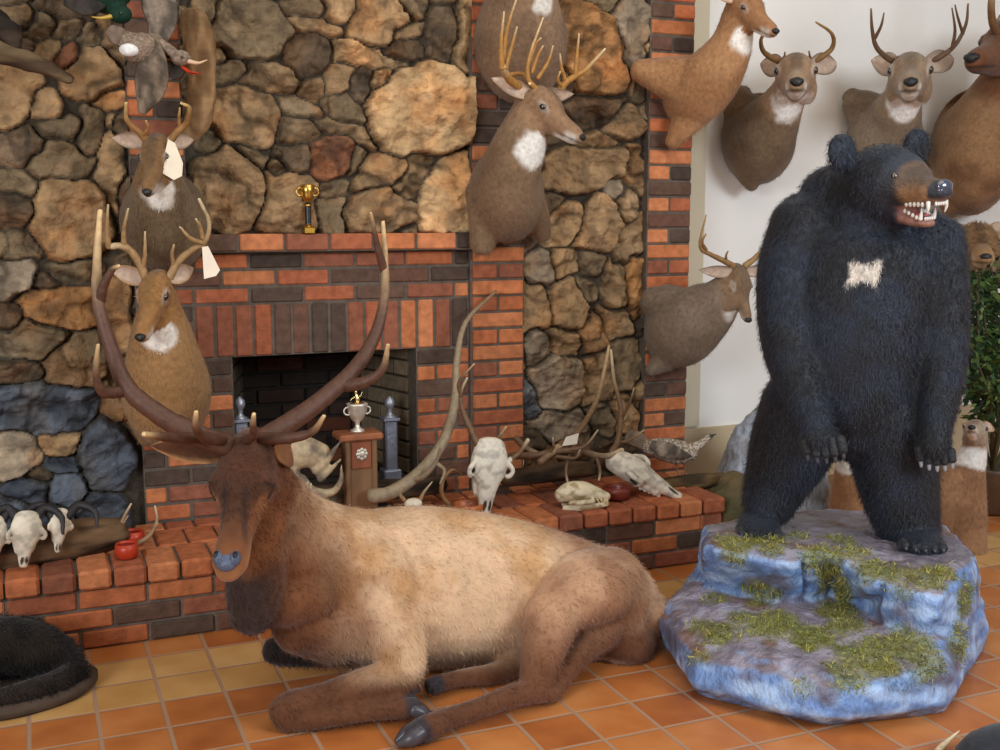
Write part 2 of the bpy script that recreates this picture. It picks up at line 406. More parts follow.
def sidewall(xa, ya, xb, yb_, sgn, tint):
    parts, cc = [], []
    d = V(xb-xa, yb_-ya, 0); L = np.linalg.norm(d); ang = math.atan2(d[1], d[0])
    for r in range(11):
        t = -(r % 2)*.1
        while t < L-.01:
            a, e = max(t, 0), min(t+.2, L)
            if e-a > .02:
                m = V(xa, ya, 0)+d/L*(a+e)/2; v, f = bbox((m[0], m[1], HZ+r*.0665+.033), (e-a-.008, .05, .058), .004, ang)
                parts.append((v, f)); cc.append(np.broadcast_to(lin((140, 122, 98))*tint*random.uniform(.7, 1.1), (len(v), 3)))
            t += .2
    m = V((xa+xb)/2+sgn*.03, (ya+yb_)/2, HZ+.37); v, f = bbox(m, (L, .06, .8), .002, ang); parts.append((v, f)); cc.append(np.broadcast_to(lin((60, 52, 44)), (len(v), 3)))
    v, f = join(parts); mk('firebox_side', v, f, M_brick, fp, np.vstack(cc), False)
sidewall(OX0-.015, .1, OX0+.09, .45, -1, .35); sidewall(OX1+.015, .1, OX1-.09, .45, 1, .75)  # right side tinted lighter: the light falling on it is put into the colour
b = Br()
b.rows(2.405, 2.62, 0, 2.76, -.02, pitch=.215, pd=.3, dep=.3); b.mortar(2.405, 2.615, -.013, .28, 0, 2.76)
v, f = join(b.p); bp_ = mk('brick_pillar', v, f, M_brick, None, np.vstack(b.c), False)
tag(bp_, 'tall narrow red brick pillar between stone wall and white wall', 'pillar')

# ------------------------------------------------------------------ floor + plaster wall
def floor_mat():
    m, t, bs = nt('terracotta_tile'); N, L = t.nodes, t.links
    g = N.new('ShaderNodeNewGeometry'); sp = N.new('ShaderNodeSeparateXYZ'); L.new(g.outputs['Position'], sp.inputs[0])
    def mth(op, a, b_=None):
        n = N.new('ShaderNodeMath'); n.operation = op
        for i, x in enumerate((a, b_)):
            if x is None: continue
            if isinstance(x, (int, float)): n.inputs[i].default_value = x
            else: L.new(x, n.inputs[i])
        return n.outputs[0]
    u = mth('DIVIDE', mth('SUBTRACT', sp.outputs[0], .11), .1745); v = mth('DIVIDE', mth('ADD', sp.outputs[1], .62), .1745)
    fu, fv = mth('FRACT', u), mth('FRACT', v); iu, iv = mth('FLOOR', u), mth('FLOOR', v)
    du = mth('MINIMUM', fu, mth('SUBTRACT', 1, fu)); dv = mth('MINIMUM', fv, mth('SUBTRACT', 1, fv)); d = mth('MINIMUM', du, dv)
    mr = N.new('ShaderNodeMapRange'); mr.inputs[1].default_value = .022; mr.inputs[2].default_value = .042; L.new(d, mr.inputs[0])
    cx = N.new('ShaderNodeCombineXYZ'); L.new(iu, cx.inputs[0]); L.new(iv, cx.inputs[1])
    wn = N.new('ShaderNodeTexWhiteNoise'); wn.noise_dimensions = '2D'; L.new(cx.outputs[0], wn.inputs['Vector'])
    no = N.new('ShaderNodeTexNoise'); no.inputs['Scale'].default_value = 7; no.inputs['Detail'].default_value = 5; L.new(g.outputs['Position'], no.inputs['Vector'])
    s = mth('ADD', mth('MULTIPLY', wn.outputs[0], .35), mth('MULTIPLY', no.outputs[0], .75))
    def ramp(c0, c1, c2):
        r = N.new('ShaderNodeValToRGB'); e = r.color_ramp.elements
        e[0].position = .25; e[0].color = (*lin(c0), 1); e[1].position = .85; e[1].color = (*lin(c2), 1)
        k_ = e.new(.55); k_.color = (*lin(c1), 1); L.new(s, r.inputs[0]); return r.outputs[0]
    org, yel = ramp((160, 88, 44), (188, 112, 56), (206, 136, 78)), ramp((186, 134, 74), (206, 158, 96), (220, 178, 118))
    isy = mth('MULTIPLY', mth('LESS_THAN', mth('ABSOLUTE', mth('ADD', iv, 1.5)), .9), 1.0)
    m1 = N.new('ShaderNodeMix'); m1.data_type = 'RGBA'; L.new(isy, m1.inputs[0]); L.new(org, m1.inputs[6]); L.new(yel, m1.inputs[7])
    m2 = N.new('ShaderNodeMix'); m2.data_type = 'RGBA'; L.new(mr.outputs[0], m2.inputs[0]); m2.inputs[6].default_value = (*lin((176, 140, 112)), 1); L.new(m1.outputs[2], m2.inputs[7])
    L.new(m2.outputs[2], bs.inputs['Base Color'])
    rr = N.new('ShaderNodeMapRange'); L.new(no.outputs[0], rr.inputs[0]); rr.inputs[3].default_value = .28; rr.inputs[4].default_value = .5
    L.new(rr.outputs[0], bs.inputs['Roughness']); bs.inputs['Specular IOR Level'].default_value = .45
    bp = N.new('ShaderNodeBump'); bp.inputs['Strength'].default_value = .4; bp.inputs['Distance'].default_value = .004; L.new(mr.outputs[0], bp.inputs['Height']); L.new(bp.outputs[0], bs.inputs['Normal'])
    return m
o = mk('floor', [(-3, -5.5, 0), (8, -5.5, 0), (8, .6, 0), (-3, .6, 0)], [(0, 1, 2, 3)], floor_mat()); o['kind'] = 'structure'
M_pl = mat_vc('plaster', .9, 3, .04, .15, 60, .2, bdist=.003)
v, f = bbox((5.3, .3, 1.7), (5.5, .16, 3.4), .001)
o = mk('wall_back', v, f, M_pl, None, lin((244, 241, 235)), False); o['kind'] = 'structure'
v, f = bbox((5.3, .21, .05), (5.4, .02, .1), .003)
o = mk('baseboard_back', v, f, M_plain, None, lin((150, 120, 85)), False); o['kind'] = 'structure'
WY = .215
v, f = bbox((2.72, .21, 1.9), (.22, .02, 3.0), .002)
o = mk('shade_strip_1', v, f, M_pl, None, lin((216, 204, 178)), False); o['kind'] = 'structure'  # tan strip: soft shadow beside the brick mass, painted as a thin panel
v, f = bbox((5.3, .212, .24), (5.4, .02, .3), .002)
o = mk('shade_strip_2', v, f, M_pl, None, lin((200, 182, 150)), False); o['kind'] = 'structure'  # low tan band: shade below the bright wall area, put into colour

# ------------------------------------------------------------------ animal kit
def frame(base, nose, up=(0, 0, 1)):
    x = nose-base; L = np.linalg.norm(x); x = x/L; z = np.asarray(up, float); z = z-x*(z@x); z /= np.linalg.norm(z); y = np.cross(z, x)
    return np.array([x, y, z]), L      # rows are axes; local -> world: base + p@axes*s
def antler(parent, lines, cb=(96, 70, 48), ct=(206, 188, 150), name='antler', dark=.55):
    parts, cols = [], []
    for pts, r0, r1 in lines:
        n = len(pts); rad = [r0+(r1-r0)*(i/(n-1))**1.3 for i in range(n)]
        v, f = loft(pts, rad, ref=(.3, -1, .2), seg=9, k=6)
        nring = (len(v)-2)//9; t = np.concatenate([np.repeat(np.linspace(0, 1, nring), 9), [0, 1]])
        c = mix(np.broadcast_to(lin(cb), (len(v), 3)), np.broadcast_to(lin(ct), (len(v), 3)), sstep(dark, 1, t))
        v = v+(fbm(v*90, 5, 2)[:, None]-.5)*.004*min(1, r0/.012)
        parts.append((v, f)); cols.append(c)
    v, f = join(parts); return mk(name, v, f, M_antler, parent, np.vstack(cols))
def ear(base, tip, face, w, th=.006, curl=.35):
    """leaf-shaped cupped ear as a closed solid"""
    ax = tip-base; L = np.linalg.norm(ax); ax /= L; face = np.asarray(face, float); face = face-ax*(face@ax); face /= np.linalg.norm(face)
    sd = np.cross(ax, face); nu, nv = 14, 9; g = []
    for s in (1, -1):
        for i in range(nu):
            t = i/(nu-1); ww = w*(math.sin(math.pi*min(1, (t*.86+.14))**.85))**.8*(1 if t < .98 else .3)
            for j in range(nv):
                q = j/(nv-1)*2-1
                g.append(base+ax*L*t+sd*ww*q*(1-.15*q*q)+face*(ww*curl*1.2*(q*q)+s*th*(1-.6*abs(q))))
    f = []; n = nu*nv
    for i in range(nu-1):
        for j in range(nv-1):
            a = i*nv+j; f.append((a, a+1, a+nv+1, a+nv)); f.append((n+a, n+a+nv, n+a+nv+1, n+a+1))
    bd = [j for j in range(nv)]+[i*nv+nv-1 for i in range(1, nu)]+[(nu-1)*nv+j for j in range(nv-2, -1, -1)]+[i*nv for i in range(nu-2, 0, -1)]
    for i in range(len(bd)): a, c = bd[i], bd[(i+1) % len(bd)]; f.append((a, n+a, n+c, c))
    return np.array(g), f
def ears(parent, base, tip, face, w, cout, cin):
    v, f = ear(base, tip, face, w); n = len(v)//2
    q_ = abs(np.tile(np.linspace(-1, 1, 9), 14)); ci = mix(np.broadcast_to(lin(cin), (n, 3)), np.broadcast_to(lin(cout)*1.1, (n, 3)), sstep(.55, .95, q_))
    c = np.vstack([ci, np.broadcast_to(lin(cout), (n, 3))])
    mk('ear', v, f, M_fur, parent, c)
HEAD = [(-.03, 0, .056, .066), (.03, .014, .066, .076), (.085, .006, .062, .072), (.135, -.012, .046, .058), (.19, -.022, .036, .045), (.24, -.027, .034, .039), (.275, -.03, .032, .033), (.297, -.032, .021, .021)]
def head_parts(base, ax, s, tmpl=HEAD, fat=1.0):
    W = lambda p: base+np.asarray(p, float)@ax*s
    C = [W((a, 0, b_)) for a, b_, _, _ in tmpl]; R = [(c*s*fat, d*s*fat) for _, _, c, d in tmpl]
    P = [loft(C, R, ref=ax[2], seg=20, k=5)]
    for y in (-1, 1):
        P.append(loft([W((.055, y*.045*fat, .03)), W((.085, y*.052*fat, .034)), W((.12, y*.042*fat, .012))], [.013*s, .018*s, .01*s], ref=ax[2], seg=10))
        P.append(ell(W((.03, y*.042, -.03)), (.06*s, .03*s, .05*s), ax))
        P.append(ell(W((.275, y*.013, -.018)), (.022*s, .014*s, .016*s), ax, 10, 8))
    P.append(loft([W((.04, 0, -.05)), W((.15, 0, -.055)), W((.265, 0, -.052))], [(.03*s, .025*s), (.02*s, .018*s), (.016*s, .012*s)], ref=ax[2], seg=12))
    return P, W
def deer_cols(base, ax, s, pal, ref_top, patch=True):
    body, dark, face, throat = [lin(c) for c in pal]
    def f(co, no):
        l = (co-base)@ax.T/s; x, y, z = l.T; n = len(co)
        big = fbm(co*7, 3, 3); c = mix(np.broadcast_to(body, (n, 3)), np.broadcast_to(dark, (n, 3)), sstep(.35, .7, big)*.6)
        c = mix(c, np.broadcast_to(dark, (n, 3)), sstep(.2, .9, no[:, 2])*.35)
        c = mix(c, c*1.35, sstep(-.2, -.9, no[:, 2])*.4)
        hm = sstep(-.09, 0, x)*sstep(.16, .11, np.hypot(y, z))
        c = mix(c, np.broadcast_to(face, (n, 3)), hm)
        c = mix(c, np.broadcast_to(dark, (n, 3)), hm*sstep(.03, .01, abs(y))*sstep(.01, .04, z)*.7)
        d = np.sqrt((x-.01)**2*.9+(z+.135)**2*1.1+(y*.6)**2)
        c = mix(c, np.broadcast_to(throat, (n, 3)), sstep(.09, .065, d+(fbm(co*30, 3, 2)-.5)*.02)) if patch else c
        c = mix(c, np.broadcast_to(mix(face, throat, .7), (n, 3)), hm*sstep(.215, .245, x)*sstep(.3, .28, x)*sstep(-.01, -.035, z)*.85)
        c = mix(c, np.broadcast_to(throat, (n, 3)), hm*sstep(-.05, -.06, z)*sstep(.16, .2, x)*.8)
        for q in (-1, 1):
            e = np.sqrt(((x-.092)*.75)**2+(y-q*.057)**2+((z-.028)*1.25+(x-.092)*.4)**2); c = mix(c, np.broadcast_to(mix(face, throat, .35), (n, 3)), sstep(.034, .02, e)*.7)
            c = mix(c, np.broadcast_to(V(.01, .008, .007), (n, 3)), sstep(.019, .014, e))
        c = mix(c, c*.25, hm*sstep(.006, .002, abs(z+.046))*sstep(.19, .23, x)*.8)
        return c
    return f
DP = ((128, 100, 74), (92, 68, 50), (136, 104, 76), (232, 226, 214))     # body, dark, face, throat
def deer(label, spine, base, nose, etips, ant=(), pal=DP, wall=.0, fat=1.0, eyes=True, up=(0, 0, 1), lumps=(), earw=.046, tp=None, ascale=1, group=None, cat='deer mount', name='deer_mount', acol=None, efl=.0, ein=(196, 172, 152)):
    """spine: (px,py,Y,rside,rup); everything in metres at its own depth"""
    b0, n0 = A(*base), A(*nose); ax, L = frame(b0, n0, up); s = L/.30
    C = [A(*q[:3]) for q in spine]; R = [q[3:5] for q in spine]
    C.append(b0+V(-.01, 0, -.01)@ax*s); R.append((.058*s*fat, .068*s*fat))
    hp, W = head_parts(b0, ax, s, fat=fat)
    parts = [loft(C, R, ref=(0, 0, 1) if abs(C[1][2]-C[0][2]) < .25 else (1, 0, 0), seg=28, k=6)]+hp
    for l in lumps: parts.append(loft([A(*q[:3]) for q in l], [q[3] for q in l], seg=16))
    root = thing(name, label, cat, A(spine[0][0], spine[0][1], wall), group)
    me = fuse(parts, .0075, 3, wall-.001)
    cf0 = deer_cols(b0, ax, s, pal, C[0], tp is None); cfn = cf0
    if tp:
        co_ = getco(me); d_ = ray(tp[0], tp[1]); t_ = (co_-CO)@d_/(d_@d_); pe = np.linalg.norm(CO+t_[:, None]*d_-co_, axis=1); ok_ = np.where(pe < .012)[0]
        pc_ = co_[ok_[np.argmin(t_[ok_])]] if len(ok_) else b0; tcol = lin(pal[3])
        def cfn(c, n):
            k = cf0(c, n); l_ = (c-b0)@ax.T/s; hd_ = (l_[:, 0] > .11) & (np.hypot(l_[:, 1], l_[:, 2]) < .1); return mix(k, np.broadcast_to(tcol, k.shape), (~hd_)*sstep(1.15, .7, np.linalg.norm(c-pc_, axis=1)/tp[2]+(fbm(c*28, 3, 2)-.5)*.5))
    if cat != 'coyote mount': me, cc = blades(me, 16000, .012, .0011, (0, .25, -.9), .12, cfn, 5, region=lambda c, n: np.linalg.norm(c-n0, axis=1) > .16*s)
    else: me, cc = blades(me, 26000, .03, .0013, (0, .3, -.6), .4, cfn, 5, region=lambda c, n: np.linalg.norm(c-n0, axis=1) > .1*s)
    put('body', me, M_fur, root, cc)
    for i, t in enumerate(etips):
        q = -1 if i else 1
        eb = W((-.005, q*.046, .042)); T = A(*t)
        if (T-b0)@ax[1]*q < 0: eb = W((-.005, -q*.046, .042))
        ears(root, eb, T, ax[0]*.45-FW*.8+ax[2]*efl, earw*s, pal[0], ein)
    if eyes:
        for q in (-1, 1):
            v, f = ell(W((.092, q*.060*fat, .027)), (.017*s, .011*s, .0135*s), ax, 12, 8); mk('eye', v, f, M_eye, root, V(.012, .008, .006))
    v, f = join([ell(W((.301, q*.012, -.019)), (.013*s, .010*s*fat, .010*s), ax, 12, 8) for q in (-1, 1)]+[ell(W((.3, 0, -.022)), (.018*s, .019*s*fat, .017*s), ax, 12, 8)])
    mk('nose', v, f, M_nose, root, V(.014, .013, .014))
    for a in ant:
        antler(root, [([A(*p) for p in pts], r0, r1) for pts, r0, r1 in a], *(acol or ((120, 88, 58), (214, 190, 140))))
    return root

# ---- centre buck over the mantel
deer('whitetail buck mount turned right above the right end of the mantel',
     [(508, 195, .02, .145, .19), (506, 192, -.12, .145, .185), (510, 172, -.22, .115, .135), (522, 138, -.28, .095, .105)],
     (531, 105, -.3), (584, 133, -.47), [(491, 78, -.28), (574, 94, -.42)],
     ant=[[([(522, 88, -.3), (510, 80, -.36), (502, 66, -.42)], .017, .012), ([(502, 68, -.42), (501, 45, -.44), (504, 12, -.46)], .011, .003), ([(503, 60, -.42), (507, 30, -.46), (516, 0, -.5)], .009, .003), ([(506, 68, -.42), (512, 45, -.44), (517, 27, -.46)], .008, .003), ([(519, 84, -.3), (508, 76, -.3), (524, 74, -.34), (530, 84, -.36)], .01, .006)],
          [([(537, 90, -.34), (528, 78, -.36), (530, 55, -.38), (543, 18, -.4)], .011, .003), ([(528, 64, -.37), (535, 45, -.38), (541, 38, -.4)], .009, .003), ([(532, 72, -.36), (538, 55, -.38), (543, 46, -.4)], .008, .003), ([(538, 78, -.36), (548, 62, -.38), (553, 46, -.4)], .008, .003)],
          [([(560, 92, -.36), (566, 82, -.38), (585, 70, -.42), (605, 49, -.46)], .016, .004), ([(566, 82, -.38), (562, 70, -.4), (560, 54, -.42)], .009, .003), ([(575, 76, -.4), (577, 55, -.42), (579, 34, -.44)], .009, .003), ([(563, 88, -.37), (558, 80, -.4), (560, 72, -.42)], .007, .003)]],
     pal=((138, 112, 86), (112, 86, 62), (146, 114, 86), (236, 232, 224)), wall=-.02, fat=1.18, tp=(538, 152, .075), lumps=[[(490, 195, -.1, .1), (486, 222, -.1, .07), (482, 246, -.08, .05)], [(524, 200, -.12, .085), (537, 220, -.1, .055), (544, 236, -.08, .03)]], acol=((176, 128, 66), (236, 214, 170)))
# ---- upper left buck with tag
deer('whitetail buck mount with white paper tag, upper of the two on the left brick column',
     [(166, 222, .02, .15, .18), (164, 220, -.14, .145, .165), (161, 205, -.25, .105, .125), (158, 180, -.33, .078, .09)],
     (158, 150, -.34), (146, 188, -.5), [(112, 138, -.3), (193, 140, -.3)],
     ant=[[([(147, 142, -.36), (140, 133, -.38), (127, 120, -.4), (126, 103, -.44)], .013, .004), ([(143, 135, -.38), (148, 128, -.4), (146, 121, -.42)], .007, .003)],
          [([(170, 141, -.36), (178, 131, -.38), (187, 122, -.4), (189, 108, -.44), (181, 103, -.46)], .013, .004), ([(180, 130, -.38), (179, 118, -.4), (180, 108, -.42)], .007, .003)]],
     pal=((122, 102, 76), (92, 74, 54), (128, 96, 62), (226, 220, 210)), wall=0, tp=(162, 197, .055), acol=((150, 110, 62), (220, 190, 130)))
# ---- lower left buck with tag
deer('tan whitetail buck mount with white tag on its antler, left of the fireplace',
     [(167, 392, .0, .15, .2), (166, 388, -.16, .15, .19), (164, 362, -.26, .125, .145), (161, 325, -.33, .09, .105)],
     (159, 288, -.36), (139, 333, -.54), [(110, 268, -.3), (193, 268, -.32)],
     ant=[[([(146, 279, -.38), (138, 260, -.38), (125, 247, -.38), (109, 246, -.38)], .014, .010), ([(109, 247, -.38), (107, 230, -.4), (108, 205, -.44)], .010, .003), ([(124, 246, -.38), (124, 230, -.4), (128, 209, -.44)], .009, .003), ([(142, 270, -.38), (145, 255, -.4), (145, 232, -.42)], .009, .003)],
          [([(169, 279, -.38), (178, 262, -.38), (192, 250, -.38), (205, 242, -.4), (209, 222, -.42), (199, 199, -.46)], .014, .004), ([(174, 266, -.38), (172, 254, -.4), (174, 245, -.42)], .008, .003), ([(202, 243, -.4), (190, 238, -.42), (180, 227, -.44)], .009, .003), ([(203, 238, -.4), (200, 226, -.42), (196, 219, -.44)], .008, .003)]],
     pal=((166, 128, 84), (130, 96, 58), (152, 110, 66), (236, 230, 220)), wall=0, tp=(163, 336, .06), lumps=[[(160, 400, -.1, .1), (150, 425, -.08, .06), (146, 440, -.06, .03)]], acol=((160, 126, 84), (226, 206, 164)))
# tags hanging from antlers
def plate(name, pts, Y, c, label, cat, mat=M_plain, th=.002):
    v = [A(x, y, Y) for x, y in pts]+[A(x, y, Y+th) for x, y in pts]; n = len(pts)
    f = [tuple(range(n)), tuple(range(2*n-1, n-1, -1))]+[(i, i+n, (i+1) % n+n, (i+1) % n) for i in range(n)]
    o = mk(name, v, f, mat, None, c, False)
    if label: tag(o, label, cat)
    return o
plate('paper_tag', [(168, 139), (175, 143), (183, 163), (182, 176), (174, 180), (162, 173), (164, 157)], -.42, lin((238, 226, 202)), 'white paper tag hung on the upper left buck antler', 'tag')
plate('paper_tag', [(202, 247), (208, 246), (220, 270), (216, 276), (204, 279)], -.42, lin((244, 228, 208)), 'white paper tag hung on the antler of the tan buck beside the mantel', 'tag')
# ---- upper centre mount, cut by the frame
deer('large brown deer shoulder mount cut off by the top edge, behind the centre buck',
     [(520, 42, .04, .185, .25), (520, 34, -.06, .18, .235), (524, -15, -.18, .12, .14), (530, -55, -.26, .085, .1)],
     (534, -88, -.32), (548, -50, -.5), [(495, -105, -.28), (575, -105, -.3)], pal=((146, 118, 92), (108, 84, 64), (136, 104, 76), (225, 220, 210)), wall=0, tp=(548, 2, .05))
# ---- doe over the brick pillar
deer('reddish tan doe mount facing right across the top of the brick pillar',
     [(682, 92, .0, .09, .11), (692, 92, -.1, .12, .145), (712, 76, -.2, .115, .125), (731, 45, -.27, .08, .09)],
     (740, 8, -.3), (777, 27, -.5), [(708, -12, -.3), (765, -22, -.38)],
     pal=((176, 132, 92), (150, 106, 70), (160, 116, 80), (238, 232, 222)), wall=-.025, fat=1.15, tp=(748, 40, .06), lumps=[[(705, 85, -.12, .12), (670, 78, -.08, .09), (638, 70, -.04, .045)], [(700, 100, -.12, .1), (684, 125, -.1, .06), (672, 143, -.08, .032)]])
# ---- two bucks with raised chins on the white wall
deer('dark brown buck mount with raised chin and curved in antlers on the white wall',
     [(757, 138, .2, .16, .2), (760, 138, .05, .16, .195), (772, 122, -.06, .12, .135), (785, 100, -.15, .085, .09)],
     (795, 81, -.2), (797, 75, -.5), [(760, 64, -.1), (836, 63, -.12)],
     ant=[[([(787, 64, -.2), (776, 60, -.2), (764, 52, -.22), (761, 40, -.26), (768, 29, -.3)], .015, .004), ([(778, 61, -.2), (784, 57, -.22), (785, 52, -.24)], .007, .003)],
          [([(808, 63, -.2), (820, 58, -.2), (832, 48, -.22), (832, 34, -.26), (816, 22, -.32)], .015, .004), ([(812, 62, -.2), (810, 57, -.22), (809, 51, -.24)], .007, .003)]],
     pal=((120, 98, 76), (88, 68, 52), (158, 128, 98), (238, 234, 228)), wall=WY, tp=(792, 106, .085), lumps=[[(756, 150, .06, .13), (750, 172, .08, .07), (752, 186, .1, .03)], [(750, 120, .1, .12), (738, 100, .12, .07), (745, 92, .14, .03)]], acol=((130, 96, 56), (176, 140, 84)))
deer('grey brown buck mount with wide tall antlers above the bear head',
     [(884, 140, .2, .17, .22), (886, 140, .05, .17, .21), (895, 118, -.06, .12, .14), (903, 98, -.15, .085, .09)],
     (909, 81, -.2), (911, 75, -.5), [(871, 60, -.1), (953, 58, -.12)],
     ant=[[([(900, 64, -.2), (887, 58, -.2), (876, 46, -.22), (872, 28, -.26), (871, 9, -.3)], .014, .004), ([(875, 38, -.24), (881, 26, -.28), (884, 13, -.3)], .008, .003), ([(896, 62, -.2), (898, 56, -.24)], .006, .003)],
          [([(922, 64, -.2), (940, 57, -.2), (956, 44, -.22), (966, 24, -.26), (968, 4, -.3)], .014, .004), ([(952, 49, -.22), (955, 30, -.26), (952, 8, -.3)], .009, .003), ([(963, 34, -.24), (958, 18, -.28), (955, 5, -.3)], .007, .003)]],
     pal=((140, 122, 102), (108, 90, 72), (150, 126, 102), (238, 234, 228)), wall=WY, tp=(907, 108, .085), lumps=[[(882, 125, .1, .13), (858, 104, .12, .08), (850, 95, .14, .04)]], acol=((104, 78, 56), (130, 100, 70)))
# ---- deer right of the pillar
deer('grey brown buck mount with small antlers, on the brick pillar left of the bear',
     [(668, 328, -.0, .13, .17), (684, 326, -.12, .145, .165), (708, 310, -.22, .11, .125), (722, 296, -.28, .08, .09)],
     (736, 276, -.3), (750, 318, -.42), [(699, 270, -.26), (775, 268, -.34)],
     ant=[[([(733, 266, -.32), (726, 262, -.33), (712, 255, -.34), (700, 246, -.36), (706, 215, -.42)], .014, .003), ([(706, 250, -.35), (702, 242, -.37), (706, 234, -.39)], .008, .003), ([(727, 262, -.33), (726, 256, -.35), (728, 251, -.37)], .006, .003)],
          [([(745, 266, -.32), (755, 258, -.33), (766, 245, -.34), (772, 222, -.38)], .014, .004)]],
     pal=((132, 115, 98), (106, 90, 74), (130, 104, 80), (226, 220, 210)), wall=-.025, tp=(741, 316, .035), lumps=[[(690, 322, -.1, .13), (664, 306, -.06, .1), (650, 300, -.03, .06)], [(684, 340, -.1, .1), (664, 360, -.07, .055), (650, 371, -.05, .025)]], acol=((150, 116, 74), (196, 164, 116)))
# ---- elk shoulder mount at the far right
er = deer('brown elk shoulder mount with dark neck mane at the right edge',
     [(972, 150, .2, .19, .3), (974, 150, .02, .2, .3), (992, 115, -.12, .16, .2), (1010, 78, -.19, .12, .14)],
     (1016, 50, -.2), (972, 50, -.37), [(1045, 20, -.2), (1000, 15, -.2)],
     ant=[[([(1008, 38, -.26), (998, 34, -.28), (992, 20, -.32), (992, -5, -.36), (1000, -40, -.36)], .02, .012)]],
     pal=((152, 116, 82), (92, 56, 34), (110, 70, 44), (88, 54, 34)), wall=WY, lumps=[[(970, 170, .02, .16), (955, 198, .06, .09), (950, 212, .1, .04)]], cat='elk mount', name='elk_mount')

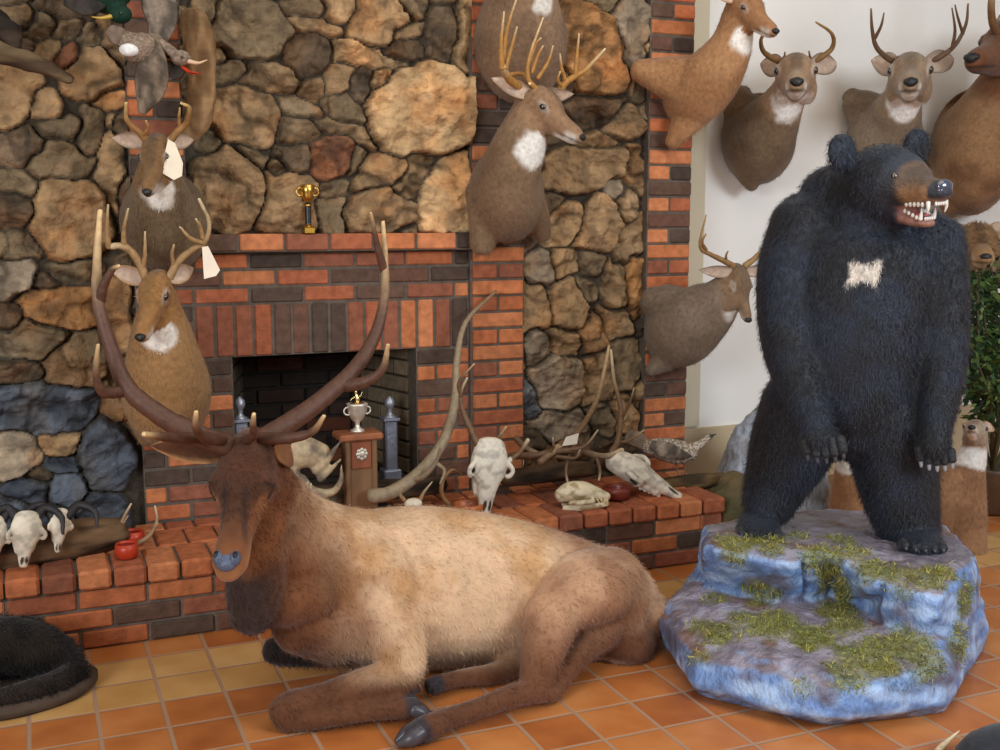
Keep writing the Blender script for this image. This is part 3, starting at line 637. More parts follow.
# ------------------------------------------------------------------ bedded elk
def elk():
    root = thing('bedded_elk', 'full mount of a bull elk with tall antlers lying on the tile floor', 'elk', FL(450, 690))
    b0, n0 = A(252, 462, -1.24), A(224, 568, -1.46); ax, L = frame(b0, n0); s = L/.30
    T2 = [(-.03, 0, .05, .06), (.03, .012, .058, .068), (.085, .004, .056, .064), (.135, -.012, .041, .052), (.19, -.02, .032, .042), (.24, -.026, .034, .038), (.275, -.03, .034, .032), (.295, -.033, .024, .02)]
    hp, W = head_parts(b0, ax, s, T2, 1.2)
    P = list(hp)
    def t(pts, ref=(0, 0, 1), seg=24, k=6): P.append(loft([A(*p[:3]) for p in pts], [p[3:5] if len(p) > 4 else p[3] for p in pts], ref=ref, seg=seg, k=k))
    # barrel (side radius = depth, up radius = height)
    t([(322, 592, -1.06, .15, .19), (360, 590, -1.04, .19, .235), (420, 588, -1.02, .21, .25), (480, 590, -1.02, .21, .24), (535, 597, -1.04, .2, .225), (580, 604, -1.08, .18, .2), (618, 612, -1.1, .15, .17), (638, 622, -1.12, .12, .12)], seg=32)
    # shoulder mass and neck
    P.append(ell(A(372, 600, -1.16), (.15, .11, .19)))
    t([(365, 575, -1.06, .16, .19), (325, 565, -1.1, .145, .18), (290, 540, -1.15, .115, .15), (266, 505, -1.19, .09, .12), (254, 468, -1.22, .075, .085)])
    # hanging brisket mane
    t([(268, 520, -1.22, .07, .08), (258, 560, -1.25, .075, .08), (254, 595, -1.25, .075, .085), (250, 618, -1.24, .055, .06)], ref=(0, 1, 0))
    t([(300, 590, -1.16, .12, .1), (275, 600, -1.2, .09, .08), (255, 605, -1.22, .06, .06)])
    t([(340, 620, -1.12, .12, .13), (300, 615, -1.14, .11, .11)])
    # haunch and near hind leg
    P.append(ell(A(606, 600, -1.19), (.15, .11, .165)))
    t([(612, 585, -1.16, .12), (585, 590, -1.24, .11, .13), (556, 612, -1.3, .075, .09), (545, 645, -1.35, .058, .07), (538, 672, -1.39, .045, .055), (533, 690, -1.42, .036, .04)], ref=(0, 1, 0))
    t([(600, 628, -1.25, .07), (578, 655, -1.33, .038), (560, 680, -1.38, .028), (552, 692, -1.41, .024)])
    t([(552, 692, -1.41, .03), (520, 694, -1.43, .034), (485, 706, -1.45, .029), (450, 718, -1.47, .029), (428, 727, -1.49, .034), (412, 735, -1.5, .03)], ref=(0, 0, 1), seg=16)
    t([(590, 600, -1.16, .1), (625, 640, -1.2, .09), (632, 645, -1.18, .07)])
    # near foreleg folded under
    t([(385, 620, -1.2, .1, .12), (400, 650, -1.26, .075, .085), (405, 672, -1.3, .06, .065)], ref=(0, 1, 0))
    t([(408, 676, -1.3, .058), (370, 684, -1.3, .05), (325, 698, -1.29, .043), (292, 708, -1.28, .048), (280, 714, -1.27, .04)], seg=18)
    t([(286, 718, -1.28, .04), (320, 719, -1.32, .028), (365, 713, -1.35, .024), (398, 709, -1.37, .028), (415, 706, -1.38, .025)], seg=16)
    # far foreleg and far hind leg
    t([(330, 640, -1.0, .07), (290, 652, -1.0, .045), (272, 650, -1.0, .04)], seg=14)
    t([(283, 655, -1.02, .03), (330, 660, -1.05, .026)], seg=12)
    t([(530, 655, -1.15, .06), (500, 672, -1.22, .035), (460, 678, -1.24, .026), (430, 686, -1.26, .025)], seg=14)
    me = fuse(P, .0085, 4)
    co = getco(me); co[:, 2] = np.maximum(co[:, 2], .004); me.vertices.foreach_set('co', co.ravel()); me.update()
    tan, cream, brown, dark, red = [lin(c) for c in ((196, 152, 106), (220, 186, 150), (92, 56, 34), (46, 34, 32), (128, 80, 48))]
    def cf(co, no):
        n = len(co); px, py = co[:, 0], co[:, 2]
        u, w_ = proj(co); q = fbm(co*6, 31, 4); B = lambda c: np.broadcast_to(c, (n, 3))
        X = co[:, 0]; Z = co[:, 2]; Y = co[:, 1]
        body = mix(B(tan), B(cream), sstep(.35, .6, q+.12*sstep(.45, .2, Z)-.1*sstep(.42, .55, Z)))
        rump = mix(B(lin((146, 100, 68))), B(lin((184, 142, 110))), sstep(.35, .65, fbm(co*9, 8, 3)))
        body = mix(body, rump, np.maximum(sstep(1.38, 1.52, X), sstep(1.2, 1.28, X)*sstep(-1.2, -1.26, Y))*.9)
        # neck
        xs = X+.35*(Z-.3)
        nk = sstep(.86, .62, xs+(q-.5)*.12)
        body = mix(body, B(red), sstep(.92, .74, xs+(q-.5)*.2)*.6*sstep(.1, .3, Z))
        body = mix(body, mix(B(brown), B(red), sstep(.4, .65, fbm(co*5, 77, 3))*.6), nk)
        body = mix(body, B(dark), sstep(.62, .5, X)*sstep(.52, .42, Z)*sstep(-1.05, -1.12, Y)*.9)
        # low parts and legs darker
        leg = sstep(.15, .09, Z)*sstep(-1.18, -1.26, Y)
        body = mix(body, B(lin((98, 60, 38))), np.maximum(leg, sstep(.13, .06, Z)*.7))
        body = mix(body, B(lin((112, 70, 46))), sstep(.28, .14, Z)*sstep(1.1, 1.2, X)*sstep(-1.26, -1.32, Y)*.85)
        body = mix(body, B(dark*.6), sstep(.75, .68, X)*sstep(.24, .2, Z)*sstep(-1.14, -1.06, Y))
        l = (co-b0)@ax.T/s; x, y, z = l.T; hm = sstep(-.1, 0, x)*sstep(.15, .11, np.hypot(y, z+.01))*(w_ < 600)
        hd = mix(B(lin((122, 74, 42))), B(lin((76, 46, 30))), sstep(.015, .05, z+.02*fbm(co*30, 4, 2)))
        hd = mix(hd, B(lin((92, 54, 34))), sstep(.12, .06, x)*.6)
        hd = mix(hd, B(lin((168, 108, 62))), sstep(.23, .26, x)*sstep(-.035, -.05, z))
        body = mix(body, hd, hm)
        for k in (-1, 1):
            e = np.hypot((x-.092-.25*(z-.026))*2.6, (z-.028)*.8); body = mix(body, B(dark*.5), sstep(.022, .01, e)*hm*(y*k > .03)*.9)
        body = mix(body, B(lin((176, 122, 76))), hm*sstep(.2, .25, x)*sstep(.0, -.03, z)*.6)
        body = mix(body, B(dark*.5), hm*sstep(.005, .002, abs(z+.05))*sstep(.18, .23, x)*.8)
        for k in (-1, 1):
            body = mix(body, B(lin((150, 100, 60))), hm*sstep(.03, .012, np.hypot(x-.125, (z-.005)))*(y*k > .03)*.6)
            body = mix(body, B(dark), hm*sstep(.007, .003, abs(abs(y)-.022-.12*abs(x-.15)))*sstep(.1, .13, x)*sstep(.24, .2, x)*(z > -.01)*.45)
        rp = A(628, 655, -1.22); body = mix(body, B(lin((212, 196, 172))), sstep(.06, .03, np.linalg.norm((co-rp)*V(.5, 1, 1.8), axis=1)))
        # hooves
        for hx, hy, hY in ((414, 734, -1.5), (420, 706, -1.38), (428, 686, -1.26)):
            h = A(hx, hy, hY); body = mix(body, B(lin((58, 52, 56))), sstep(.055, .04, np.linalg.norm(co-h, axis=1)))
        return body
    me, cc = blades(me, 90000, .016, .0011, (.55, 0, -.8), .16, cf, 9, region=lambda c, n: np.linalg.norm(c-n0, axis=1) > .12)
    put('body', me, M_elk, root, cc)
    v, f = join([ell(W((.276, 0, -.010)), (.027*s, .027*s, .021*s), ax, 16, 10), ell(W((.272, .018, -.004)), (.02*s, .014*s, .018*s), ax, 12, 8), ell(W((.272, -.018, -.004)), (.02*s, .014*s, .018*s), ax, 12, 8)])
    mk('nose', v, f, M_nose, root, lin((82, 92, 114)))
    for q in (-1, 1): v, f = ell(W((.272, q*.022, .012)), (.009*s, .006*s, .004*s), ax, 10, 8); mk('nostril', v, f, M_nose, root, lin((22, 22, 28)))
    # folded eyelids
    for q in (-1, 1):
        v, f = loft([W((.062, q*.062, .034)), W((.09, q*.072, .024)), W((.12, q*.062, .006))], [.003, .009, .003], seg=10); mk('eyelid', v, f, M_fur, root, lin((64, 40, 28)))
    # cloven hooves
    for (a, b_, Y, r) in (((420, 730), (398, 742), -1.5, .03), ((412, 708), (431, 705), -1.38, .026)):
        pa, pb = A(a[0], a[1], Y), A(b_[0], b_[1], Y); pa[2] = max(pa[2], .03); pb[2] = .016; d = (pb-pa)/np.linalg.norm(pb-pa); sd = np.cross(d, V(0, 0, 1))*.5
        v, f = join([loft([pa+sd*k*.02, (pa+pb)/2+sd*k*.032, pb+sd*k*.02], [r*.75, r*.75, r*.3], seg=12) for k in (-1, 1)]); v[:, 2] = np.maximum(v[:, 2], .002); mk('hoof', v, f, M_cer, root, lin((70, 66, 72)))
    sl = -1 if (A(150, 448, -1.2)-b0)@ax[1] < 0 else 1
    ears(root, W((-.005, sl*.062, .035)), A(150, 446, -1.26), V(-.1, -1, .25), .044, (178, 128, 82), (96, 62, 42))
    ears(root, W((-.005, -sl*.062, .035)), A(290, 448, -1.14), V(.3, -1, .2), .055, (112, 66, 36), (140, 92, 52))
    Y0 = -1.28
    AL = lambda L_: [A(*p) for p in L_]
    cb, ct = (88, 58, 44), (226, 192, 140)
    antler(root, [
        (AL([(226, 446, Y0), (195, 434, -1.27), (160, 415, -1.25), (128, 388, -1.22), (110, 345, -1.2), (98, 300, -1.18), (97, 260, -1.16), (100, 211, -1.14)]), .03, .006),
        (AL([(208, 438, -1.3), (180, 438, -1.36), (160, 436, -1.42), (144, 434, -1.46)]), .017, .006),
        (AL([(222, 440, -1.3), (205, 438, -1.36), (196, 428, -1.42), (196, 412, -1.46)]), .016, .005),
        (AL([(120, 392, -1.22), (103, 392, -1.26), (96, 375, -1.28), (98, 345, -1.3)]), .016, .004),
        (AL([(100, 300, -1.18), (104, 285, -1.2), (112, 270, -1.22), (119, 266, -1.23)]), .014, .004)], cb, ct, dark=.6)
    antler(root, [
        (AL([(248, 446, Y0), (275, 432, -1.27), (315, 405, -1.25), (352, 372, -1.22), (374, 338, -1.2), (384, 300, -1.18), (385, 262, -1.16), (383, 222, -1.14)]), .03, .005),
        (AL([(384, 270, -1.16), (377, 245, -1.18), (371, 213, -1.2)]), .013, .004),
        (AL([(340, 385, -1.22), (362, 383, -1.27), (382, 370, -1.3), (388, 345, -1.33)]), .02, .005),
        (AL([(262, 438, -1.3), (290, 438, -1.36), (312, 432, -1.4), (324, 416, -1.44)]), .017, .005),
        (AL([(246, 440, -1.3), (254, 435, -1.38), (253, 425, -1.42), (254, 414, -1.44)]), .014, .005)], cb, ct, dark=.6)
elk()

# ------------------------------------------------------------------ rock base with moss
def rock():
    root = thing('rock_base', 'artificial blue grey rock base with green moss under the standing bear', 'rock base', (2.25, -1.4, 0))
    back = [(2.95, -1.12), (2.5, -.97), (2.05, -.98)]
    def ring(z, pts, bk, zz=None):
        P = [FL(x, y, (zz[i] if zz else z)) for i, (x, y) in enumerate(pts)]
        P += [V(x, y, (zz[-1] if zz else z)) for x, y in bk]
        P = np.array(P); P = np.vstack([P, P[:1]]); C = catmull(P, 6)[:-1]; t_ = np.linspace(0, len(P)-1, (len(P)-1)*6+1)[:-1]
        Ln = np.stack([np.interp(t_, range(len(P)), P[:, i]) for i in range(3)], 1); return Ln*.8+C*.2
    sc = lambda k: [(2.45+(x-2.45)*k, -1.2+(y+1.2)*k) for x, y in back]
    rings = [ring(0, [(676, 660), (700, 696), (765, 712), (826, 726), (890, 720), (944, 713), (960, 688), (988, 640)], sc(.98)),
             ring(.05, [(664, 642), (694, 684), (760, 704), (824, 718), (892, 713), (948, 704), (966, 674), (986, 630)], sc(1.02)),
             ring(.12, [(659, 616), (694, 656), (758, 674), (830, 690), (900, 686), (948, 674), (968, 646), (983, 604)], sc(1.0)),
             ring(.15, [(668, 602), (706, 636), (766, 656), (832, 672), (894, 672), (940, 662), (964, 636), (980, 598)], sc(.98)),
             ring(.19, [(700, 586), (740, 597), (788, 606), (832, 598), (880, 630), (932, 642), (964, 622), (979, 592)], sc(.97)),
             ring(.2, [(702, 582), (742, 593), (788, 601), (834, 594), (884, 624), (934, 636), (966, 616), (979, 590)], sc(.97)),
             ring(.3, [(704, 550), (744, 557), (792, 565), (828, 560), (876, 583), (940, 596), (969, 578), (978, 568)], sc(.95), [.35, .35, .34, .34, .32, .31, .3, .3]),
             ring(.34, [(711, 536), (746, 542), (792, 550), (828, 551), (884, 566), (940, 576), (966, 564), (975, 554)], sc(.92), [.38, .38, .37, .37, .35, .34, .34, .33])]
    n = len(rings[0]); v = np.vstack(rings); f = []
    for i in range(len(rings)-1):
        for j in range(n): f.append((i*n+j, i*n+(j+1) % n, (i+1)*n+(j+1) % n, (i+1)*n+j))
    c0, c1 = rings[0].mean(0), rings[-1].mean(0)+V(0, 0, .01); v = np.vstack([v, c0, c1]); m = len(v)
    for j in range(n): f.append((m-2, (j+1) % n, j)); f.append((m-1, (len(rings)-1)*n+j, (len(rings)-1)*n+(j+1) % n))
    me = fuse([(v, f)], .0095, 3)
    co, no = getco(me), getno(me); zz = co[:, 2]; k = sstep(.0, .06, zz)
    q = np.stack([co[:, 0]*4.5+co[:, 2]*2, co[:, 1]*4.5, co[:, 2]*4], 1); rid = 1-abs(2*fbm(q, 3, 4)-1)
    flat = sstep(.85, .5, no[:, 2])
    dd = (rid-.75)*.03*k*(.2+.8*flat)+(fbm(q*3.5, 9, 3)-.5)*.022*k
    ang = np.arctan2(co[:, 1]+1.3, co[:, 0]-2.3); dd -= sstep(.05, .0, abs(fbm(np.stack([ang*3.2, co[:, 2]*2, 0*ang], 1), 6, 2)-.5))*.03*flat*sstep(.17, .22, zz)
    co = co+no*dd[:, None]; co[:, 2] = np.maximum(co[:, 2], 0)
    me.vertices.foreach_set('co', co.ravel()); me.update(); no = getno(me)
    centers = [(828, 548, 2.4, 1), (832, 575, 2.4, 1), (838, 602, 2.4, 1), (890, 566, 2, .9), (940, 565, 2, .8), (760, 598, 2.2, .8), (740, 612, 2, .7), (885, 640, 3, 1), (850, 668, 2.4, .9), (735, 548, 1.8, .8), (765, 535, 2.6, .9), (930, 575, 2.2, .8), (855, 545, 2.2, .8), (775, 618, 3.6, 1.0), (720, 628, 2.5, 1), (700, 620, 1.8, .8), (835, 590, 2.2, 1), (820, 560, 2., 1), (812, 630, 3, 1), (870, 655, 3.2, 1), (905, 640, 3.2, 1), (930, 660, 2.4, .9), (845, 620, 2.4, 1), (740, 535, 2.4, .9), (770, 540, 2., .8), (800, 530, 1.8, .6),
               (870, 562, 2.2, 1), (920, 570, 2.6, .8), (845, 535, 2, .7), (718, 592, 2.0, .6), (970, 600, 3, .6), (965, 640, 3, .6), (700, 650, 1.3, .5), (895, 590, 1.6, .6), (800, 680, 1.2, .5), (835, 605, 2.2, 1), (855, 645, 2.4, .9)]
    W_ = []
    zref = lambda y: .34 if y < 565 else (.28 if y < 600 else .17)
    for (x, y, r, w) in centers:
        d = ray(x, y); best = None       # meet of this sight line with the rock surface
        t = (co-CO)@d/(d@d); e = np.linalg.norm(CO+t[:, None]*d-co, axis=1)+t*.02; i = int(np.argmin(np.where(e < 1, e, 9)))
        cand = np.where(np.linalg.norm(CO+t[:, None]*d-co, axis=1) < .02)[0]
        if len(cand): i = cand[np.argmin(t[cand])]
        W_.append((co[i], r*.0265, w))
    def moss(c):
        m_ = np.zeros(len(c)); nz = fbm(c*26, 13, 3)
        for p, r, w in W_: m_ = np.maximum(m_, w*sstep(1.25, .55, np.linalg.norm((c-p)*V(1, 1, 1.3), axis=1)/r+(nz-.5)*1.1))
        return m_
    def cf(c, nn):
        n_ = len(c); B = lambda q_: np.broadcast_to(lin(q_), (n_, 3)); st = fbm(c*V(14, 14, 9)+c[:, [2]]*16, 21, 4)
        a = mix(B((108, 140, 192)), B((164, 190, 226)), sstep(.38, .68, st)); a = mix(a, B((104, 106, 128)), sstep(.42, .28, fbm(c*8, 33, 3)))
        top = sstep(.72, .93, nn[:, 2]); a = mix(a, mix(B((122, 110, 118)), B((156, 146, 158)), sstep(.4, .6, fbm(c*14, 2, 3))), top*.92)
        a = mix(a, B((120, 82, 52)), sstep(.58, .7, fbm(c*9+4, 55, 3))*top*.7)
        return mix(a, B((122, 124, 60)), moss(c)*.8)
    fin(me, M_rock, cf(co, no)); 
    loc = np.array(root.location); me2 = me.copy()
    # moss strands
    r = np.random.default_rng(5); idx = r.integers(0, len(co), 130000); mm = moss(co[idx]); idx = idx[r.random(len(idx)) < mm*.75]
    nb = len(idx); p = co[idx]+r.normal(0, .004, (nb, 3)); nn = no[idx]; d = nn*.5+V(0, 0, -.25)+r.normal(0, .55, (nb, 3)); d /= np.linalg.norm(d, axis=1)[:, None]
    sd = np.cross(d, r.normal(0, 1, (nb, 3))); sd /= np.linalg.norm(sd, axis=1)[:, None]
    Lh = r.uniform(.008, .026, nb)[:, None]; v = np.stack([p-sd*.0014, p+sd*.0014, p+d*Lh], 1).reshape(-1, 3)
    pc = np.array([lin(c) for c in ((150, 150, 62), (118, 128, 48), (176, 168, 84), (96, 98, 50), (138, 108, 52))]); patch = (fbm(co[idx]*12, 8, 2)*5).astype(int) % 5
    ch = np.where(r.random(nb) < .5, patch, r.integers(0, 5, nb)); cc = np.repeat(pc[ch]*r.uniform(.7, 1.25, nb)[:, None], 3, axis=0)
    ms = mk('moss', v, [(3*i, 3*i+1, 3*i+2) for i in range(nb)], M_leaf, root, cc, False); ms['kind'] = 'stuff'; ms['label'] = 'green and yellow moss tufts'
    me.vertices.foreach_set('co', (co-loc).ravel()); me.update(); bpy.data.meshes.remove(me2)
    me.name = 'rock_body'; o = bpy.data.objects.new('rock_body', me); col.objects.link(o); o.parent = root
    return co
RC = rock()
def rocktop(x, y):
    d = np.hypot(RC[:, 0]-x, RC[:, 1]-y); return RC[d < .03][:, 2].max() if (d < .03).any() else .34

# ------------------------------------------------------------------ standing black bear
def bear():
    yb = lambda px: -1.18-.0017*(px-758)
    root = thing('black_bear', 'standing black bear mount with white chest mark on a blue grey rock base', 'bear', (2.35, -1.3, .34))
    Q = lambda px, py, dy=0: A(px, py, yb(px)+dy)
    side = V(.75, -.6, 0)       # across the chest
    P = []
    def t(pts, ref=(-.62, -.78, 0), seg=24, k=6): P.append(loft([Q(*p[:3]) for p in pts], [p[3:5] if len(p) > 4 else p[3] for p in pts], ref=ref, seg=seg, k=k))
    t([(845, 425, 0, .17, .14), (847, 400, 0, .215, .18), (850, 360, 0, .225, .2), (856, 300, 0, .24, .2), (862, 255, 0, .235, .18), (866, 225, .0, .17, .15), (872, 200, -.02, .13, .13)], seg=32)
    P.append(ell(Q(812, 222, .03), (.12, .12, .1))); P.append(ell(Q(838, 196, .05), (.12, .12, .1)))
    P.append(ell(Q(925, 240, 0), (.1, .1, .09)))
    # arms
    t([(806, 225, .0, .11), (790, 270, -.03, .1), (788, 320, -.06, .092), (795, 362, -.09, .085), (806, 398, -.14, .066), (815, 422, -.18, .055)])
    t([(930, 240, .0, .1), (940, 290, -.02, .085), (942, 340, -.04, .078), (940, 385, -.07, .068), (936, 420, -.1, .052), (935, 432, -.11, .05)])
    P.append(ell(Q(820, 437, -.2), (.062, .05, .045))); P.append(ell(Q(935, 444, -.12), (.052, .045, .05)))
    # legs
    t([(806, 405, .0, .14, .15), (792, 445, .01, .135), (778, 478, .02, .11), (767, 505, .01, .085)])
    t([(882, 410, .0, .14, .16), (893, 455, .0, .135), (901, 498, .0, .118), (910, 532, .0, .095)])
    fL, fR = Q(758, 523, -.03), Q(916, 550, -.03); gd = V(-.55, -.83, 0)
    for p in (fL, fR):
        zt = rocktop(p[0], p[1]); p[2] = zt+.02
        P.append(loft([p-gd*.07, p, p+gd*.07, p+gd*.12], [(.05, .04), (.065, .045), (.066, .035), (.05, .025)], seg=16))
    # head
    b0 = Q(884, 188, -.05); hf = V(FW[0], FW[1], 0)/math.hypot(FW[0], FW[1]); vd = b0-CO; vd[2] = 0; vd /= np.linalg.norm(vd); vr = V(vd[1], -vd[0], 0)
    n0 = b0+.29*(vr*.66-vd*.75+V(0, 0, -.03)); ax, L = frame(b0, n0, (-.08, .04, 1)); s = L/.30; W = lambda p: b0+(np.asarray(p, float)*V(1 if p[0] < .1 else .1/p[0]+.74*(p[0]-.1)/p[0], 1, 1))@ax*s
    tm = [(-.08, -.02, .12, .12), (0, .005, .135, .13), (.06, .008, .12, .112), (.115, .005, .088, .082), (.165, -.004, .06, .054), (.22, -.008, .052, .043), (.27, -.01, .047, .036), (.3, -.012, .032, .024)]
    P.append(loft([W((a, 0, z)) for a, z, _, _ in tm], [(c*s, d*s) for _, _, c, d in tm], ref=ax[2], seg=24, k=5))
    P.append(loft([W((.02, 0, -.05)), W((.09, 0, -.078)), W((.16, 0, -.095)), W((.22, 0, -.102))], [(.08*s, .05*s), (.055*s, .03*s), (.042*s, .019*s), (.03*s, .014*s)], ref=ax[2], seg=16))
    for q in (-1, 1):
        P.append(ell(W((-.02, q*.145, .12)), (.024*s, .052*s, .058*s), ax)); P.append(ell(W((.03, q*.06, -.03)), (.08*s, .05*s, .06*s), ax))
    me = fuse(P, .009, 3)
    chest = Q(873, 270, -.2)
    def cf(co, no):
        n = len(co); B = lambda c: np.broadcast_to(np.asarray(c, float), (n, 3)); c = mix(B((.0045, .0065, .012)), B((.010, .017, .036)), sstep(.35, .65, fbm(co*9, 3, 3)))
        l = (co-b0)@ax.T/s; x, y, z = l.T; x = np.where(x > .1, .1+(x-.1)/.74, x); near = np.linalg.norm(co-b0, axis=1) < .5
        w = near*sstep(.125, .17, x)*sstep(.16, .13, np.hypot(y, z+.04)); c = mix(c, B(lin((150, 112, 76))), w*.9)
        c = mix(c, B(lin((52, 42, 36))), w*sstep(-.01, .03, z)*.85)
        c = mix(c, B(lin((34, 38, 50))), near*sstep(.265, .28, x)*sstep(-.04, -.02, z))
        c = mix(c, B(lin((150, 104, 92))), near*sstep(.1, .13, x)*sstep(-.045, -.055, z)*sstep(-.108, -.095, z+.05*np.clip(x-.12, 0, 1)))
        d = co-chest; u = d@RI; h = d@UP; nz = (fbm(co*30, 9, 2)-.5)*.03
        bow = abs(h+nz)-(.02+.4*abs(u)); m = sstep(.008, -.004, bow)*sstep(.05, .04, abs(u)+nz)*(no@(-FW) > .1)*(np.linalg.norm(d, axis=1) < .2)
        return mix(c, B(lin((232, 222, 210))), m)
    me, cc = blades(me, 110000, .021, .0013, (0, 0, -1), .25, cf, 3, region=lambda c, n: ~((((c-b0)@ax.T)[:, 0]/s > .085) & (np.hypot(((c-b0)@ax.T)[:, 1], ((c-b0)@ax.T)[:, 2])/s < .14)))
    put('body', me, M_bear, root, cc)
    for q in (-1, 1):
        v, f = ell(W((.125, q*.066, .04)), .012*s, None, 12, 8); mk('eye', v, f, M_eye, root, V(.03, .018, .01))
    v, f = join([ell(W((.302, 0, .006)), (.016*s, .03*s, .022*s), ax), ell(W((.3, .016, -.004)), (.014*s, .012*s, .012*s), ax), ell(W((.3, -.016, -.004)), (.014*s, .012*s, .012*s), ax)]); mk('nose', v, f, M_eye, root, lin((58, 66, 86)))
    tp = []
    for q in (-1, 1):
        tp.append(loft([W((.266, q*.033, -.038)), W((.268, q*.034, -.054)), W((.262, q*.033, -.070))], [.007*s, .005*s, .0015*s], seg=8))
        tp.append(loft([W((.214, q*.025, -.088)), W((.219, q*.026, -.072)), W((.222, q*.026, -.058))], [.0065*s, .0045*s, .0015*s], seg=8))
        for k in range(5):
            tp.append(ell(W((.245-.022*k, q*.04, -.044)), (.006*s, .005*s, .008*s), ax, 8, 6)); tp.append(ell(W((.2-.022*k, q*.03, -.083+.006*k)), (.006*s, .005*s, .007*s), ax, 8, 6))
    for k in range(-2, 3): tp.append(ell(W((.287, k*.009, -.042)), (.004*s, .0045*s, .007*s), ax, 8, 6)); tp.append(ell(W((.228, k*.008, -.087)), (.004*s, .0035*s, .006*s), ax, 8, 6))
    v, f = join(tp); o = mk('teeth', v, f, M_cer, root, lin((240, 236, 226))); o['label'] = 'bared white teeth'
    v, f = loft([W((.11, 0, -.072)), W((.17, 0, -.077)), W((.21, 0, -.078))], [(.024*s, .008*s), (.022*s, .007*s), (.012*s, .004*s)], ref=ax[2], seg=12); mk('tongue', v, f, M_cer, root, lin((178, 92, 92)))
    # paws: five separate toes with claws each
    def paw(c, fwd, across, down, r, n_=5):
        for k in range(n_):
            a = (k-2)/2; p = c+across*a*r*.85; e = p+fwd*r*(.75-.2*a*a); tip = e+fwd*.012+down*.016
            v, f = loft([p, e], [r*.27, r*.24], seg=10); v2, f2 = loft([e, (e+tip)/2+fwd*.008, tip], [.0075, .005, .0015], seg=7)
            o = mk('toe', v, f, M_bear, root, V(.009, .011, .016)); m_ = mk('claw', v2, f2, M_cer, root, lin((150, 150, 156)) if r < .06 else lin((70, 72, 80))); m_.parent = o
    paw(Q(822, 440, -.22), V(.1, -.3, -.95), V(.75, -.6, .1), V(0, 0, -1)*.9, .062)
    paw(Q(935, 450, -.13), V(.05, -.2, -.97), V(.75, -.6, 0), V(0, 0, -1)*.9, .054)
    for p in (fL, fR): paw(p+gd*.09+V(0, 0, -.0), gd, V(.83, -.55, 0), V(0, 0, -1)*.5, .064)
bear()

# ------------------------------------------------------------------ trophies and andirons
def ring_tube(c, r, rt, seg=24, axis='z', frac=1.0):
    a = np.linspace(0, 2*math.pi*frac, seg)
    if axis == 'z': P = np.stack([c[0]+r*np.cos(a), c[1]+r*np.sin(a), c[2]+0*a], 1)
    else: P = np.stack([c[0]+r*np.cos(a), c[1]+0*a, c[2]+r*np.sin(a)], 1)
    return loft(P, [rt]*seg, ref=(0.1, .9, .3), seg=8, k=1, cap=False)
p = A(307, 236, -.02); z0 = 1.302; p = V(p[0], -.045, z0)
t = thing('trophy', 'small gold and black trophy standing on the brick mantel', 'trophy', p)
mk('base', *join([bbox(p+V(0, 0, .012), (.042, .042, .024), .003), lathe(p, [(.014, .024), (.01, .03), (.012, .036)])]), M_metal, t, lin((190, 146, 60)), False)
mk('column', *lathe(p, [(.012, .034), (.011, .04), (.011, .105), (.013, .11)]), M_cer, t, lin((20, 24, 28)), False)
mk('cup', *join([lathe(p, [(.008, .108), (.006, .116), (.016, .124), (.022, .132), (.021, .14), (.024, .15), (.027, .176), (.024, .178)]), lathe(p, [(.012, .1), (.014, .104), (.008, .11)]), ring_tube(p+V(.027, 0, .152), .014, .0028, axis='y'), ring_tube(p+V(-.027, 0, .152), .014, .0028, axis='y')]), M_metal, t, lin((222, 180, 92)))

p = A(359, 510, -.2); p = V(p[0], -.2, HZ)
t = thing('trophy', 'silver cup trophy on a tall wooden column behind the elk', 'trophy', p)
zt = A(359, 438, -.2)[2]; h = zt-HZ
mk('column', *join([bbox(p+V(0, 0, h/2), (.105, .085, h), .004), bbox(p+V(-.05, -.03, h/2), (.02, .04, h), .004), bbox(p+V(.05, -.03, h/2), (.02, .04, h), .004), bbox(p+V(0, 0, .012), (.16, .12, .024), .004)]), M_wood, t, lin((120, 88, 60)), False)
mk('top_plate', *bbox(p+V(0, 0, h+.012), (.165, .12, .026), .007), M_wood, t, lin((150, 92, 60)), False)
mk('front_panel', *bbox(p+V(0, -.045, h-.055), (.075, .01, .1), .003), M_wood, t, lin((134, 76, 50)), False)
mk('emblem', *join([ell(p+V(.016*math.cos(a), -.053, h-.05+.016*math.sin(a)), (.009, .004, .009), None, 8, 6) for a in np.linspace(0, 5.5, 8)]+[ell(p+V(0, -.053, h-.05), (.015, .006, .015), None, 12, 8)]), M_dull, t, lin((206, 196, 180)))
q = p+V(0, 0, h+.025)
mk('cup', *join([lathe(q, [(.026, 0), (.026, .006), (.012, .014), (.008, .024), (.009, .034), (.022, .046), (.034, .07), (.037, .098), (.04, .104), (.036, .106)]), ring_tube(q+V(.036, 0, .078), .014, .003, axis='y'), ring_tube(q+V(-.036, 0, .078), .014, .003, axis='y')]), M_dull, t, lin((236, 230, 216)))
mk('figure', *join([loft([q+V(0, 0, .1), q+V(.002, 0, .12), q+V(-.003, 0, .138)], [.007, .01, .006], seg=8), ell(q+V(-.004, 0, .148), .007, None, 8, 6), loft([q+V(0, 0, .13), q+V(.014, 0, .132), q+V(.02, 0, .146)], [.004, .003, .002], seg=6), loft([q+V(0, 0, .13), q+V(-.016, 0, .126), q+V(-.024, 0, .118)], [.004, .003, .002], seg=6), lathe(q, [(.034, .102), (.022, .108), (.01, .112)])]), M_metal, t, lin((226, 204, 150)))

